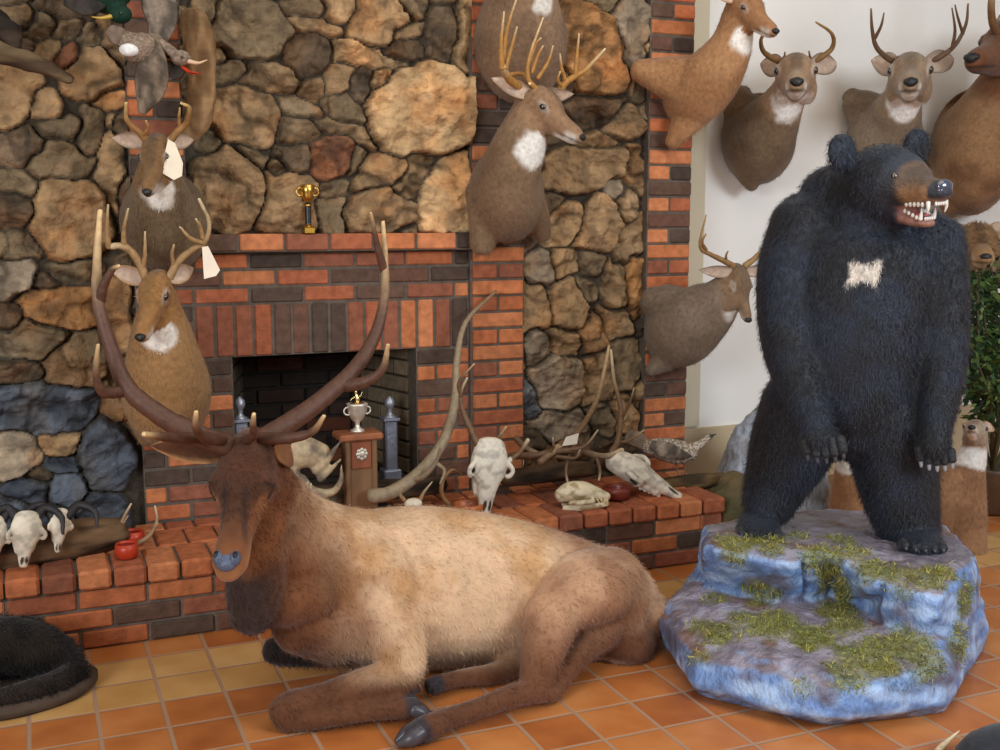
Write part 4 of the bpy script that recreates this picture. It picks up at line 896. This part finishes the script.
def andiron(px, label, Y):
    p = A(px, 500, Y); p = V(p[0], Y, HZ+.002); zt = A(px, 396, Y)[2]-p[2]
    t = thing('andiron', label, 'andiron', p, None)
    b_ = zt-.095
    mk('post', *join([bbox(p+V(0, 0, b_/2+.03), (.05, .05, b_-.06), .006), bbox(p+V(0, 0, b_+.004), (.068, .068, .012), .003), bbox(p+V(0, 0, .08), (.075, .075, .05), .006)]), M_dull, t, lin((150, 156, 172)), False)
    mk('finial', *lathe(p, [(.03, b_+.01), (.018, b_+.018), (.008, b_+.03), (.012, b_+.036), (.009, b_+.042), (.016, b_+.05), (.021, b_+.064), (.018, b_+.08), (.008, b_+.09), (.003, b_+.095)]), M_dull, t, lin((176, 180, 192)))
    mk('foot', *join([loft([p+V(0, 0, .06), p+V(s_*.05, -.02, .05), p+V(s_*.075, -.03, .0)], [.012, .011, .013], seg=10) for s_ in (-1, 1)]+[ring_tube(p+V(0, 0, .052), .05, .006)]), M_dull, t, lin((92, 98, 110)))
    mk('log_bar', *bbox(p+V(0, .15, .075), (.025, .3, .025), .004), M_dull, t, lin((50, 50, 54)), False)
andiron(391, 'pewter andiron with urn finial at the right of the firebox', .06)
andiron(243, 'pewter andiron with urn finial behind the antlers of the lying elk', .06)

# ------------------------------------------------------------------ bones, horns and sheds on the hearth
HT = HZ
def on(px, py, Y, z=None):
    q = A(px, py, Y); return V(q[0], q[1], HT+(z or 0))
# long grey shed antler
def shed(name, label, lines, cat='shed antler', **k):
    c = np.mean([A(*p) for p in lines[0][0]], 0); t = thing(name, label, cat, V(c[0], c[1], HZ))
    antler(t, [([A(*p) for p in pts], r0, r1) for pts, r0, r1 in lines], name='beam', **k); return t
shed('shed_antler', 'long pale grey shed antler curving up against the right brick column',
     [([(372, 496, -.3), (392, 492, -.3), (420, 472, -.28), (444, 440, -.25), (455, 400, -.2), (457, 360, -.15), (466, 322, -.1), (496, 291, -.05)], .028, .006),
      ([(412, 480, -.29), (424, 476, -.33), (436, 462, -.36), (440, 448, -.38)], .013, .004), ([(430, 460, -.27), (444, 470, -.3), (440, 484, -.33)], .01, .004)],
     cb=(150, 132, 106), ct=(140, 112, 80), dark=.7)
shed('shed_antler', 'thin tan shed antler leaning on the stones with a small price tag',
     [([(560, 445, -.3), (578, 432, -.28), (596, 402, -.2), (604, 372, -.12), (609, 346, -.06)], .014, .006), ([(540, 462, -.32), (560, 446, -.3)], .014, .014)],
     cb=(120, 92, 66), ct=(206, 176, 136), dark=.3)
plate('price_tag', [(566, 437), (579, 433), (577, 444), (562, 446)], -.33, lin((236, 226, 208)), 'small white price tag tied on the thin leaning shed antler', 'tag')
shed('shed_antler', 'brown many tined antler rack lying behind the skulls on the hearth',
     [([(510, 456, -.2), (535, 455, -.28), (570, 450, -.32), (604, 456, -.32), (622, 450, -.3)], .014, .01),
      ([(545, 454, -.3), (553, 448, -.33), (553, 438, -.36)], .008, .003), ([(568, 450, -.32), (585, 446, -.35), (598, 430, -.38)], .009, .003), ([(556, 456, -.3), (575, 458, -.34), (580, 450, -.37)], .009, .003),
      ([(516, 438, -.15), (526, 448, -.2), (545, 458, -.26)], .013, .012), ([(570, 454, -.3), (566, 470, -.32), (568, 484, -.34)], .008, .004), ([(596, 456, -.32), (600, 470, -.34), (599, 480, -.36)], .008, .004)],
     cb=(112, 84, 62), ct=(222, 200, 168), dark=.5)
# deer skull with antlers
def skull(label, top, snout, ww, ants=(), name='animal_skull', hornn='antler', up=(0, -.6, .8), cc=(232, 222, 204), acol=((116, 88, 62), (220, 200, 160)), voxel=.004, ped=()):
    b0, n0 = A(*top), A(*snout); ax, L = frame(b0, n0, up); s = L/.30
    W = lambda p: b0+np.asarray(p, float)@ax*s
    P = [loft([W((-.02, 0, 0)), W((.04, 0, .0)), W((.1, 0, -.004)), W((.16, 0, -.01)), W((.23, 0, -.018)), W((.29, 0, -.022))], [(.05*s*ww, .045*s), (.062*s*ww, .052*s), (.06*s*ww, .046*s), (.038*s*ww, .036*s), (.026*s*ww, .024*s), (.018*s*ww, .013*s)], ref=ax[2], seg=20)]
    for q in (-1, 1):
        P.append(loft([W((.05, q*.055*ww, .02)), W((.09, q*.075*ww, .022)), W((.12, q*.066*ww, .005)), W((.1, q*.06*ww, -.02))], [.012*s]*4, seg=8))
        P.append(loft([W((.12, q*.045*ww, -.015)), W((.2, q*.032*ww, -.036))], [.014*s, .01*s], seg=8))
        for k in range(5): P.append(ell(W((.13+.02*k, q*(.036-.002*k)*ww, -.045)), .009*s, None, 8, 6))
    for a in ped: P.append(loft([A(*x) for x in a[0]], [a[1], a[2]], seg=10))
    c = thing(name, label, 'skull', V(b0[0], b0[1], HZ))
    me = fuse(P, voxel, 1)
    def cf(co, no):
        l = (co-b0)@ax.T/s; x, y, z = l.T; n = len(co); B = lambda q: np.broadcast_to(lin(q), (n, 3)); k = mix(B(cc), B([v*.8 for v in cc]), sstep(.4, .7, fbm(co*40, 3, 3)))
        for q in (-1, 1):
            k = mix(k, B((60, 46, 40)), sstep(.022, .016, np.hypot(x-.09, z-.0))*sstep(.03, .045, y*q/ww))
            k = mix(k, B((70, 56, 46)), sstep(1, .75, np.hypot((x-.255)/.03, (y-q*.009*ww)/(.007*ww)))*(z > -.03))
        return k
    put('skull_bone', me, M_bone, c, cf)
    for a in ants: antler(c, [([A(*p) for p in pts], r0, r1) for pts, r0, r1 in a], *acol, name=hornn)
    return c
skull('white deer skull standing upright with two brown antlers, left of the brick column base', (490, 450, -.36), (487, 516, -.4), 1.5,
      ants=[[([(478, 446, -.36), (470, 428, -.34), (462, 408, -.32), (461, 392, -.32), (467, 378, -.34)], .013, .004), ([(461, 396, -.32), (459, 382, -.34), (474, 364, -.38)], .008, .003)],
            [([(484, 448, -.34), (496, 440, -.34), (506, 427, -.36)], .01, .004), ([(510, 460, -.36), (520, 452, -.36), (528, 440, -.36)], .01, .008)]],
      up=(.1, -1, 0), ped=[([(484, 462, -.36), (481, 446, -.36)], .014, .012), ([(500, 466, -.36), (511, 459, -.36)], .013, .011)])
skull('white elk skull lying on its side, snout pointing right on the hearth', (618, 462, -.3), (684, 494, -.44), 1.0,
      ants=[[([(612, 452, -.3), (618, 440, -.27), (621, 410, -.2), (614, 380, -.12), (611, 350, -.07)], .014, .006), ([(621, 420, -.22), (630, 402, -.26), (634, 388, -.28)], .007, .003), ([(619, 442, -.27), (630, 440, -.3), (644, 430, -.32)], .008, .003)]], up=(0, -.5, .85))
# carnivore skull with toothed jaws
def carn():
    c = A(585, 500, -.42); c = V(c[0], c[1], HT); t = thing('carnivore_skull', 'pale toothed carnivore skull with open jaws lying on the hearth edge', 'skull', c)
    X = lambda a, b_, d=0: c+RI*a+V(0, 0, b_)+V(RI[1], -RI[0], 0)*-d
    P = [loft([X(-.095, .045), X(-.06, .06), X(-.01, .066), X(.04, .055), (X(.085, .042))], [(.03, .028), (.045, .038), (.045, .036), (.03, .026), (.02, .016)], seg=18)]
    P += [loft([X(-.06, .03, q*.05), X(-.02, .035, q*.062), X(.03, .035, q*.04)], [.009, .011, .01], seg=8) for q in (-1, 1)]
    P += [loft([X(-.08, .0, q*.03), X(-.02, .008, q*.035), X(.05, .012, q*.02), X(.085, .016, q*.008)], [(.01, .016), (.01, .014), (.01, .012), (.01, .01)], seg=10) for q in (-1, 1)]
    me = fuse(P, .004, 1); put('skull_bone', me, M_bone, t, lambda co, no: mix(np.broadcast_to(lin((228, 214, 182)), (len(co), 3)), np.broadcast_to(lin((176, 156, 118)), (len(co), 3)), sstep(.45, .7, fbm(co*45, 2, 3))))
    T = [loft([X(a, z0, q*.02), X(a+.003, z0+dz*.6, q*.021), X(a+.001, z0+dz, q*.02)], [.005, .004, .001], seg=6) for q in (-1, 1) for a, z0, dz in ((.082, .034, -.024), (.072, .02, .022), (.06, .036, -.01), (.045, .036, -.011), (.03, .036, -.01), (.05, .018, .01), (.03, .016, .01))]
    mk('teeth', *join(T), M_bone, t, lin((226, 206, 160)))
carn()
# terracotta bowl and curled horn
c = A(468, 505, -.36); c = V(c[0], c[1], HT)
t = thing('clay_bowl', 'orange brown clay bowl tipped on the hearth beside the upright deer skull', 'bowl', c)
mk('bowl_body', *lathe(c, [(.03, .0), (.05, .012), (.058, .035), (.055, .05), (.05, .048), (.05, .035), (.035, .014), (.0, .012)]), M_cer, t, lin((176, 98, 52)))
o = mk('curled_horn', *loft([A(*p) for p in ((452, 508, -.3), (442, 495, -.3), (443, 480, -.3), (452, 470, -.3), (462, 474, -.3))], [.009, .009, .008, .006, .003], seg=10), M_antler, None, lin((140, 104, 64))); tag(o, 'thin curled tan horn between the shed antler and the clay bowl', 'horn')
c = A(616, 492, -.36); c = V(c[0], c[1], HT)
t = thing('clay_bowl', 'dark red clay bowl between the carnivore skull and the elk skull', 'bowl', c)
mk('bowl_body', *lathe(c, [(.035, .0), (.055, .014), (.056, .04), (.05, .052), (.045, .05), (.048, .036), (.035, .014), (.0, .012)]), M_cer, t, lin((128, 56, 44)))
# two small skull plates with spikes
def spike(label, px, py, Y, pts):
    c = A(px, py, Y); c = V(c[0], c[1], max(HT, c[2]-.02)); t = thing('spike_skull_plate', label, 'skull plate', c)
    mk('bone_plate', *ell(c+V(0, 0, .018), (.034, .026, .02)), M_bone, t, lin((232, 220, 196)))
    for p in pts: antler(t, [([A(*q) for q in p], .008, .002)], (150, 118, 82), (232, 214, 180), 'horn', .3)
spike('small white skull plate with two thin spikes behind the elk neck', 299, 514, -.4, [[(297, 508, -.4), (300, 492, -.4), (308, 482, -.42)], [(304, 508, -.4), (310, 496, -.4), (311, 484, -.42)]])
spike('small white skull plate with spread spikes left of the clay bowl', 413, 503, -.38, [[(404, 500, -.38), (400, 494, -.38), (401, 486, -.4)], [(420, 500, -.38), (424, 492, -.38), (432, 482, -.4)]])
spike('small white skull plate between brick column and elk face', 236, 516, -.3, [[(233, 510, -.3), (230, 500, -.3), (232, 492, -.3)]])
# bleached palmated antler pile
t = thing('palmated_antler', 'bleached palmated antler with curved tines left of the silver cup trophy', 'shed antler', on(300, 500, -.28))
P = [loft([A(*p) for p in ((282, 462, -.28), (300, 452, -.28), (322, 456, -.27))], [(.03, .05), (.045, .06), (.03, .045)], seg=16)]
P += [loft([A(*p) for p in q], r, seg=10) for q, r in ((((315, 470, -.28), (326, 462, -.3), (334, 450, -.32), (341, 441, -.33)), (.02, .014, .009, .004)), (((320, 478, -.28), (330, 470, -.3), (342, 458, -.32)), (.018, .011, .004)), (((300, 480, -.28), (312, 492, -.3), (332, 492, -.3), (341, 480, -.32), (341, 464, -.33)), (.026, .022, .015, .01, .004)), (((288, 470, -.28), (296, 484, -.28), (306, 490, -.28)), (.035, .035, .026)), (((280, 465, -.28), (276, 480, -.29), (284, 496, -.3)), (.02, .012, .005)))]
put('antler_palm', fuse(P, .006, 2), M_antler, t, lambda co, no: mix(np.broadcast_to(lin((186, 164, 130)), (len(co), 3)), np.broadcast_to(lin((112, 98, 86)), (len(co), 3)), sstep(.4, .7, fbm(co*18, 2, 3))))
def log(name, label, pts, rad, c1, c2, z=None, cat='driftwood'):
    C = [A(*p) for p in pts]; c = np.mean(C, 0); me = fuse([loft(C, rad, seg=18, k=5)], .009, 1)
    co, no = getco(me), getno(me); co = co+no*((1-abs(2*fbm(co*(V(14, 14, 4) if z else V(4, 14, 14)), 5, 3)-1)-.6)*.025)[:, None]; me.vertices.foreach_set('co', co.ravel())
    o = put(name, me, M_log, None, lambda a, b_: mix(np.broadcast_to(lin(c1), (len(a), 3)), np.broadcast_to(lin(c2), (len(a), 3)), sstep(.35, .65, fbm(a*(V(24, 24, 6) if z else V(6, 24, 24)), 5, 3))))
    return tag(o, label, cat)
log('driftwood_log', 'weathered grey brown log lying at the back of the hearth behind the trophy', [(285, 503, -.16), (330, 497, -.14), (385, 490, -.12), (440, 484, -.12)], [.03, .045, .04, .03], (92, 76, 58), (48, 40, 34))
log('driftwood_log', 'brown weathered log on the left end of the hearth under the skulls', [(-40, 556, -.3), (20, 552, -.3), (70, 541, -.28), (118, 531, -.28)], [.06, .066, .062, .045], (112, 86, 62), (58, 44, 34))
log('driftwood_log', 'small dark root behind the carnivore skull', [(505, 478, -.14), (540, 474, -.14), (590, 470, -.12)], [.025, .035, .03], (104, 82, 60), (50, 42, 36))
# three horned skulls on the log
def horned(label, x, y, Y, k=1.0):
    skull(label, (x+2*k, y-24*k, Y), (x-1, y+24*k, Y-.03), 1.55*k, name='goat_skull', hornn='horn', up=(.2, -1, .1), cc=(238, 228, 206), voxel=.005,
          ants=[[([(x-6, y-22*k, Y), (x-18, y-36*k, Y+.03), (x-34, y-26*k, Y), (x-34, y-8*k, Y-.02)], .017, .005)], [([(x+8, y-22*k, Y), (x+20, y-36*k, Y+.03), (x+36, y-28*k, Y), (x+38, y-10*k, Y-.02)], .017, .005)]], acol=((46, 44, 46), (70, 66, 64)))
horned('white horned skull leaning on the log, middle of the three at the left', 25, 544, -.4)
horned('white horned skull with dark nose hole, nearest the red candle cups', 59, 534, -.37, .8)
horned('white horned skull at the left edge of the photo on the log', -10, 548, -.4)
# red cups and small antlers
for lb, x, y, Y in (('red glass candle cup behind the other red cup', 134, 548, -.26), ('red glass candle cup in front at the end of the log', 127, 560, -.4)):
    c = on(x, y, Y); t = thing('candle_cup', lb, 'candle cup', c)
    cb_ = mk('cup_body', *lathe(c, [(.024, 0), (.034, .006), (.038, .03), (.034, .05), (.031, .05), (.033, .03), (.0, .012)]), M_cer, t, lin((188, 62, 36)))
    wx = mk('wax', *lathe(c, [(.032, .014), (.032, .042), (.0, .043)]), M_cer, t, lin((150, 44, 30))); wx.parent = cb_
for lb, pts in (('thin pale forked antler behind the red candle cups', [(118, 548, -.3), (120, 528, -.3), (125, 515, -.3), (131, 504, -.3)]), ('thin pale curved antler right of the red candle cups', [(136, 545, -.34), (150, 535, -.34), (157, 520, -.32), (155, 506, -.3)])):
    c = A(*pts[0]); t = thing('small_antler', lb, 'antler', V(c[0], c[1], HZ)); antler(t, [([A(*q) for q in pts], .009, .003), ([A(*pts[1]), A(pts[1][0]+8, pts[1][1]-12, pts[1][2])], .006, .002)], (150, 120, 88), (206, 184, 150), 'beam')

# ------------------------------------------------------------------ game bird on the hearth end
def bird(name, label, cat, body, neck, tail, hd, beak, legs, c1, c2, wings=(), spk=60, cneck=None, voxel=.005, bc=(60, 54, 48)):
    C = [A(*p[:3]) for p in body]; t = thing(name, label, cat, C[len(C)//2]-V(0, 0, .08))
    P = [loft(C, [p[3:] if len(p) > 4 else p[3] for p in body], seg=20, k=5), loft([A(*p[:3]) for p in neck], [p[3] for p in neck], seg=14, k=5), ell(A(*hd[:3]), hd[3]*V(1.25, 1, 1))]
    me = fuse(P, voxel, 2)
    def cf(co, no):
        n = len(co); B = lambda q: np.broadcast_to(lin(q), (n, 3)); k = mix(B(c1), B(c2), sstep(.46, .6, vnoise(co*spk*3.4, 3)))
        if cneck is not None: k = mix(k, B(cneck), sstep(.1, .06, np.linalg.norm(co-A(*hd[:3]), axis=1)))
        return k
    put('body', me, M_feather, t, cf)
    for q in tail:
        v, f = loft([A(*p[:3]) for p in q], [(p[3], .004) for p in q], ref=ray(500, 375)*-1, seg=10); mk('tail', v, f, M_feather, t, lin(c1))
    for q, cw in wings:
        v, f = loft([A(*p[:3]) for p in q], [(p[3], .007) for p in q], ref=ray(500, 375)*-1, seg=14, k=6); n_ = len(v)
        mk('wing', v, f, M_feather, t, mix(np.broadcast_to(lin(cw), (n_, 3)), np.broadcast_to(lin([x*.6 for x in cw]), (n_, 3)), sstep(.4, .6, fbm(v*V(60, 60, 12), 3, 2))))
    mk('beak', *loft([A(*p) for p in beak], [.008, .005, .0015] if len(beak) == 3 else [.008, .002], seg=8), M_cer, t, lin(bc))
    mk('eye', *ell(A(hd[0]+1, hd[1]-1, hd[2]-hd[3]*1.1), .0045, None, 8, 6), M_eye, t, V(.01, .01, .01))
    for l in legs: mk('leg', *loft([A(*p) for p in l], [.005, .004, .004], seg=7), M_cer, t, lin((150, 96, 60)))
    return t
bird('game_bird', 'speckled grey brown grouse mount with stretched neck on the hearth end', 'bird mount', [(648, 447, -.2, .03), (662, 449, -.2, .048), (678, 452, -.22, .052), (692, 452, -.24, .036)], [(688, 450, -.24, .028), (699, 445, -.25, .018), (706, 440, -.26, .014)], [[(650, 448, -.2, .02), (638, 440, -.18, .035), (628, 436, -.16, .03)]], (709, 437, -.26, .0145), [(711, 436, -.27), (716, 434, -.28)], [[(676, 462, -.22), (677, 470, -.22), (679, 477, -.23)], [(684, 462, -.22), (685, 470, -.22), (687, 476, -.23)]], (132, 112, 94), (206, 194, 176), wings=[([(652, 445, -.24, .02), (666, 450, -.28, .034), (682, 455, -.28, .02), (690, 456, -.27, .006)], (150, 134, 118))])
log('driftwood_branch', 'mossy brown wood piece under the speckled grouse', [(650, 492, -.25), (672, 486, -.25), (700, 482, -.26), (722, 478, -.24)], [.03, .034, .03, .02], (112, 88, 58), (62, 50, 36), cat='driftwood')

# ------------------------------------------------------------------ upper left: ducks, slab, branch
bird('flying_duck', 'grey brown duck mount with spread wings above the upper left buck', 'bird mount',
     [(163, 38, -.28, .02), (150, 46, -.3, .042), (138, 48, -.32, .052), (126, 40, -.34, .03)], [(145, 45, -.3, .035), (158, 44, -.32, .022), (172, 52, -.34, .018)], [[(128, 44, -.33, .02), (118, 36, -.34, .03), (110, 30, -.34, .02)]], (181, 58, -.35, .026), [(188, 61, -.36), (198, 63, -.37), (207, 60, -.38)],
     [[(163, 58, -.32), (172, 60, -.34), (181, 58, -.36)]], (120, 102, 88), (152, 132, 112), wings=[([(150, 42, -.33, .03), (152, 66, -.36, .05), (150, 88, -.34, .05), (142, 112, -.32, .014)], (134, 116, 98)), ([(158, 40, -.3, .03), (162, 20, -.3, .05), (158, 0, -.28, .055), (150, -35, -.25, .03)], (138, 122, 106)), ([(168, 56, -.32, .02), (176, 72, -.34, .03), (166, 80, -.36, .012)], (84, 72, 62))], bc=(216, 186, 150))
o = mk('feather_patch', *ell(A(129, 50, -.36), (.03, .02, .02)), M_feather, None, lin((236, 234, 232))); o.name = 'speculum'
o.parent = [x for x in bpy.data.objects if x.name == 'flying_duck'][0]; me_ = o.data; c_ = getco(me_)-np.array(o.parent.location); me_.vertices.foreach_set('co', c_.ravel())
c_ = A(190, 70, -.36); v, f = loft([A(181, 66, -.34), A(190, 72, -.36), A(196, 73, -.38)], [(.006, .006), (.018, .005), (.02, .003)], seg=8); o = mk('webbed_foot', v, f, M_cer, bpy.data.objects['flying_duck'], lin((206, 62, 34)))
bird('flying_duck', 'dark green headed duck mount cut off by the top edge at left', 'bird mount', [(80, -14, -.25, .03), (96, -8, -.26, .055), (112, -4, -.27, .055), (124, -6, -.27, .03)], [(112, -2, -.27, .03), (118, 6, -.28, .026), (121, 12, -.29, .024)], [[(84, -8, -.25, .03), (76, -12, -.25, .04)]], (120, 14, -.3, .03), [(112, 16, -.31), (102, 18, -.32), (92, 17, -.33)], [], (28, 34, 34), (20, 48, 40), wings=[([(100, 0, -.3, .03), (84, 4, -.31, .04), (66, 2, -.3, .015)], (60, 52, 46))], cneck=(18, 50, 36), bc=(196, 160, 62))
log('driftwood_slab', 'long tan driftwood slab hanging beside the flying duck', [(194, 18, -.12), (200, 45, -.13), (203, 75, -.13), (202, 100, -.13), (196, 124, -.12), (188, 140, -.1)], [.04, .046, .042, .044, .036, .016], (158, 126, 90), (112, 84, 56), 1)
log('driftwood_branch', 'bare grey brown branch at the left edge high on the stones', [(-30, 40, -.14), (0, 52, -.15), (36, 64, -.16), (70, 79, -.17)], [.035, .03, .022, .014], (116, 96, 70), (78, 62, 46))
log('driftwood_branch', 'dark root end at the left edge above the bare branch', [(-10, 18, -.12), (8, 32, -.13), (14, 48, -.14)], [.04, .035, .02], (66, 54, 44), (40, 34, 30))

# ------------------------------------------------------------------ dark fur mount at lower left
def furball():
    c = FL(12, 690); c = V(-.12, -.76, 0); t = thing('curled_fur_mount', 'dark brown furry animal mount curled on a dark oval base, lower left', 'animal mount', c)
    a = np.linspace(0, 2*math.pi, 40, endpoint=False)
    P = [(c+V(.245*math.cos(x)*(1+.03*math.sin(5*x)), .17*math.sin(x)*(1+.04*math.cos(4*x)), 0)) for x in a]; v = []; 
    for r, z in ((.94, .0), (1, .012), (1, .03), (.93, .04)): v += [c+(p-c)*r+V(0, 0, z) for p in P]
    f = [(i*40+j, i*40+(j+1) % 40, (i+1)*40+(j+1) % 40, (i+1)*40+j) for i in range(3) for j in range(40)]+[tuple(range(39, -1, -1)), tuple(120+j for j in range(40))]
    mk('wood_base', v, f, M_log, t, lin((74, 60, 50)))
    parts = [loft([c+V(-.2, .05, .09), c+V(-.1, .08, .12), c+V(.03, .07, .12), c+V(.13, .03, .09), c+V(.19, -.04, .06)], [(.07, .07), (.095, .09), (.09, .085), (.07, .065), (.035, .035)], seg=20),
             loft([c+V(.17, -.05, .06), c+V(.12, -.1, .06), c+V(.02, -.13, .055), c+V(-.06, -.13, .05)], [.035, .032, .03, .022], seg=12),
             loft([c+V(-.16, -.02, .1), c+V(-.1, -.06, .08), c+V(-.04, -.08, .065)], [.06, .045, .028], seg=14), ell(c+V(-.17, .0, .16), (.02, .015, .02)), ell(c+V(-.1, .01, .15), (.018, .014, .02))]
    me = fuse(parts, .008, 2)
    def cf(co, no):
        n = len(co); B = lambda q: np.broadcast_to(lin(q), (n, 3)); k = mix(B((22, 17, 14)), B((40, 32, 26)), sstep(.4, .65, fbm(co*14, 3, 3)))
        return mix(k, B((98, 80, 58)), sstep(.065, .03, np.linalg.norm((co-(c+V(-.06, -.07, .06)))*V(.6, 1, 1), axis=1))*.7)
    me, cc = blades(me, 16000, .02, .0016, (.3, -.3, -.6), .3, cf, 5); put('body', me, M_fur, t, cc)
    mk('nose', *ell(c+V(-.025, -.1, .062), (.01, .008, .008)), M_eye, t, V(.01, .01, .01))
furball()

# ------------------------------------------------------------------ behind the bear
def boulder(name, label, rings_, c1, c2, cat='boulder'):
    C = [A(*p[:3]) for p in rings_]; me = fuse([loft(C, [p[3:5] for p in rings_], ref=(0, 1, 0), seg=24, k=5)], .015, 2)
    co, no = getco(me), getno(me); co = co+no*((1-abs(2*fbm(co*6, 5, 4)-1)-.65)*.07)[:, None]; co[:, 2] = np.maximum(co[:, 2], 0); me.vertices.foreach_set('co', co.ravel())
    o = put(name, me, M_rock if 'blue' in label or 'grey' in label else M_log, None, lambda a, b_: mix(np.broadcast_to(lin(c1), (len(a), 3)), np.broadcast_to(lin(c2), (len(a), 3)), sstep(.35, .65, fbm(a*9, 5, 4))))
    return tag(o, label, cat)
boulder('painted_boulder', 'pale blue grey rounded boulder between the hearth end and the bear leg', [(775, 545, -.3, .26, .2), (772, 505, -.28, .26, .2), (768, 470, -.26, .22, .16), (764, 438, -.24, .13, .1), (768, 412, -.22, .05, .04)], (158, 164, 176), (130, 128, 130))
boulder('mossy_log', 'brown mossy stump low beside the hearth end', [(724, 520, -.4, .08, .08), (728, 500, -.38, .08, .08), (734, 484, -.36, .05, .05)], (112, 94, 66), (82, 76, 50), 'stump')
deer('tan pronghorn mount with white chest standing behind the bear legs', [(880, 585, -.62, .16, .17), (868, 545, -.64, .17, .16), (862, 505, -.66, .13, .14), (858, 470, -.68, .09, .1)], (852, 440, -.68), (830, 425, -.75), [(845, 420, -.66), (868, 425, -.66)], pal=((184, 136, 96), (150, 104, 70), (150, 110, 80), (236, 226, 214)), wall=5, name='pronghorn_mount', cat='pronghorn mount')
deer('small brown deer with white throat and raised head behind the bear right paw', [(957, 580, -.72, .13, .1), (957, 548, -.72, .13, .1), (962, 510, -.72, .105, .09), (968, 472, -.72, .07, .07), (974, 450, -.72, .05, .055)], (976, 436, -.72), (972, 424, -.84), [(963, 424, -.72), (990, 424, -.72)], pal=((160, 120, 88), (120, 84, 60), (170, 150, 130), (238, 234, 228)), wall=5, name='fawn_mount', cat='deer mount', lumps=[[(938, 590, -.66, .1), (938, 545, -.66, .11), (942, 500, -.68, .095), (952, 475, -.7, .06)]])
deer('fluffy tan predator mount with small face under the right edge elk mount', [(985, 262, .12, .14, .12), (978, 262, .02, .13, .12), (972, 258, -.1, .11, .11)], (975, 248, -.14), (986, 252, -.38), [(953, 222, -.14), (1000, 222, -.14)], pal=((156, 122, 84), (108, 80, 56), (162, 126, 88), (206, 180, 146)), wall=WY, fat=1.35, name='coyote_mount', cat='coyote mount', earw=.04)
def plant():
    base = A(985, 590, -.35); base[2] = 0; t = thing('potted_plant', 'leafy green plant hanging down at the right edge behind the bear', 'plant', base)
    mk('pot', *lathe(base, [(.09, 0), (.12, .02), (.14, .2), (.15, .22), (.13, .22), (.12, .18), (.0, .17)]), M_cer, t, lin((92, 72, 56)))
    r = random.Random(4); L, S, cl = [], [], []
    for i in range(16):
        x, y = r.uniform(962, 1030), r.uniform(262, 380); tip = A(x, y, r.uniform(-.55, -.2)); mid = (base+tip)/2+V(r.uniform(-.08, .08), r.uniform(-.08, .08), .15); drop = tip+V(r.uniform(-.1, .1), -.05, -r.uniform(.1, .35))
        C = catmull(np.array([base+V(0, 0, .18), mid, tip, drop]), 10); S.append(loft(C, [.005]*len(C), seg=6, k=1))
        for p in C[10:]:
            for _ in range(11):
                d = V(r.gauss(0, 1), r.gauss(0, 1), r.gauss(-.4, .8)); d /= np.linalg.norm(d); q = p+d*r.uniform(0, .07); n_ = np.cross(d, V(r.random(), r.random(), r.random())); n_ /= np.linalg.norm(n_); l = r.uniform(.03, .06); w_ = l*.22
                L.append((np.array([q, q+d*l*.4+n_*w_, q+d*l, q+d*l*.4-n_*w_]), [(0, 1, 2, 3)])); cl.append(np.broadcast_to(lin(r.choice(((52, 84, 44), (38, 66, 40), (78, 110, 54), (30, 50, 34), (98, 124, 66)))), (4, 3)))
    mk('stems', *join(S), M_leaf, t, lin((84, 74, 48))); mk('foliage', *join(L), M_leaf, t, np.vstack(cl), False)
plant()
# ------------------------------------------------------------------ bottom right corner
c = FL(948, 752); t = thing('antler_tip', 'pale antler tip poking up from the floor at the bottom right', 'antler', c)
mk('beam', *loft([FL(925, 775), FL(938, 752, .02), FL(947, 742, .03), A(959, 731, FL(950, 748)[1]-.01)], [.012, .01, .007, .0015], seg=10), M_antler, t, lin((224, 202, 166)))
c = FL(1012, 775); o = mk('dark_fur_hide', *ell(c+V(.0, 0, .03), (.16, .12, .09)), M_fur, None, lin((48, 50, 58))); tag(o, 'dark rounded fur hide at the bottom right corner', 'hide')

# ------------------------------------------------------------------ light, world, view
def area(name, loc, target, size, power, colr, shape='RECTANGLE', sy=None):
    l = bpy.data.lights.new(name, 'AREA'); l.shape = shape; l.size = size; l.size_y = sy or size; l.energy = power; l.color = colr
    o = bpy.data.objects.new(name, l); col.objects.link(o); o.location = loc
    o.rotation_euler = (Vector(target)-Vector(loc)).to_track_quat('-Z', 'Y').to_euler(); return o
area('window_light_left', (-2.6, -4.2, 2.0), (1.6, -.6, .8), 1.6, 118, (.90, .95, 1.0), sy=1.4)
area('window_light_right', (3.2, -5.2, 2.6), (2.2, -.8, .6), 1.8, 118, (.82, .91, 1.0), sy=1.4)
area('ceiling_light', (1.6, -2.2, 3.3), (1.6, -1.2, 0), 2.6, 34, (1.0, .9, .78))
w = bpy.data.worlds.new('world'); bpy.context.scene.world = w; w.use_nodes = True
bg = w.node_tree.nodes['Background']; bg.inputs[0].default_value = (1.0, .92, .82, 1); bg.inputs[1].default_value = .32
sc = bpy.context.scene; sc.view_settings.view_transform = 'Filmic' if False else 'Standard'; sc.view_settings.exposure = 0
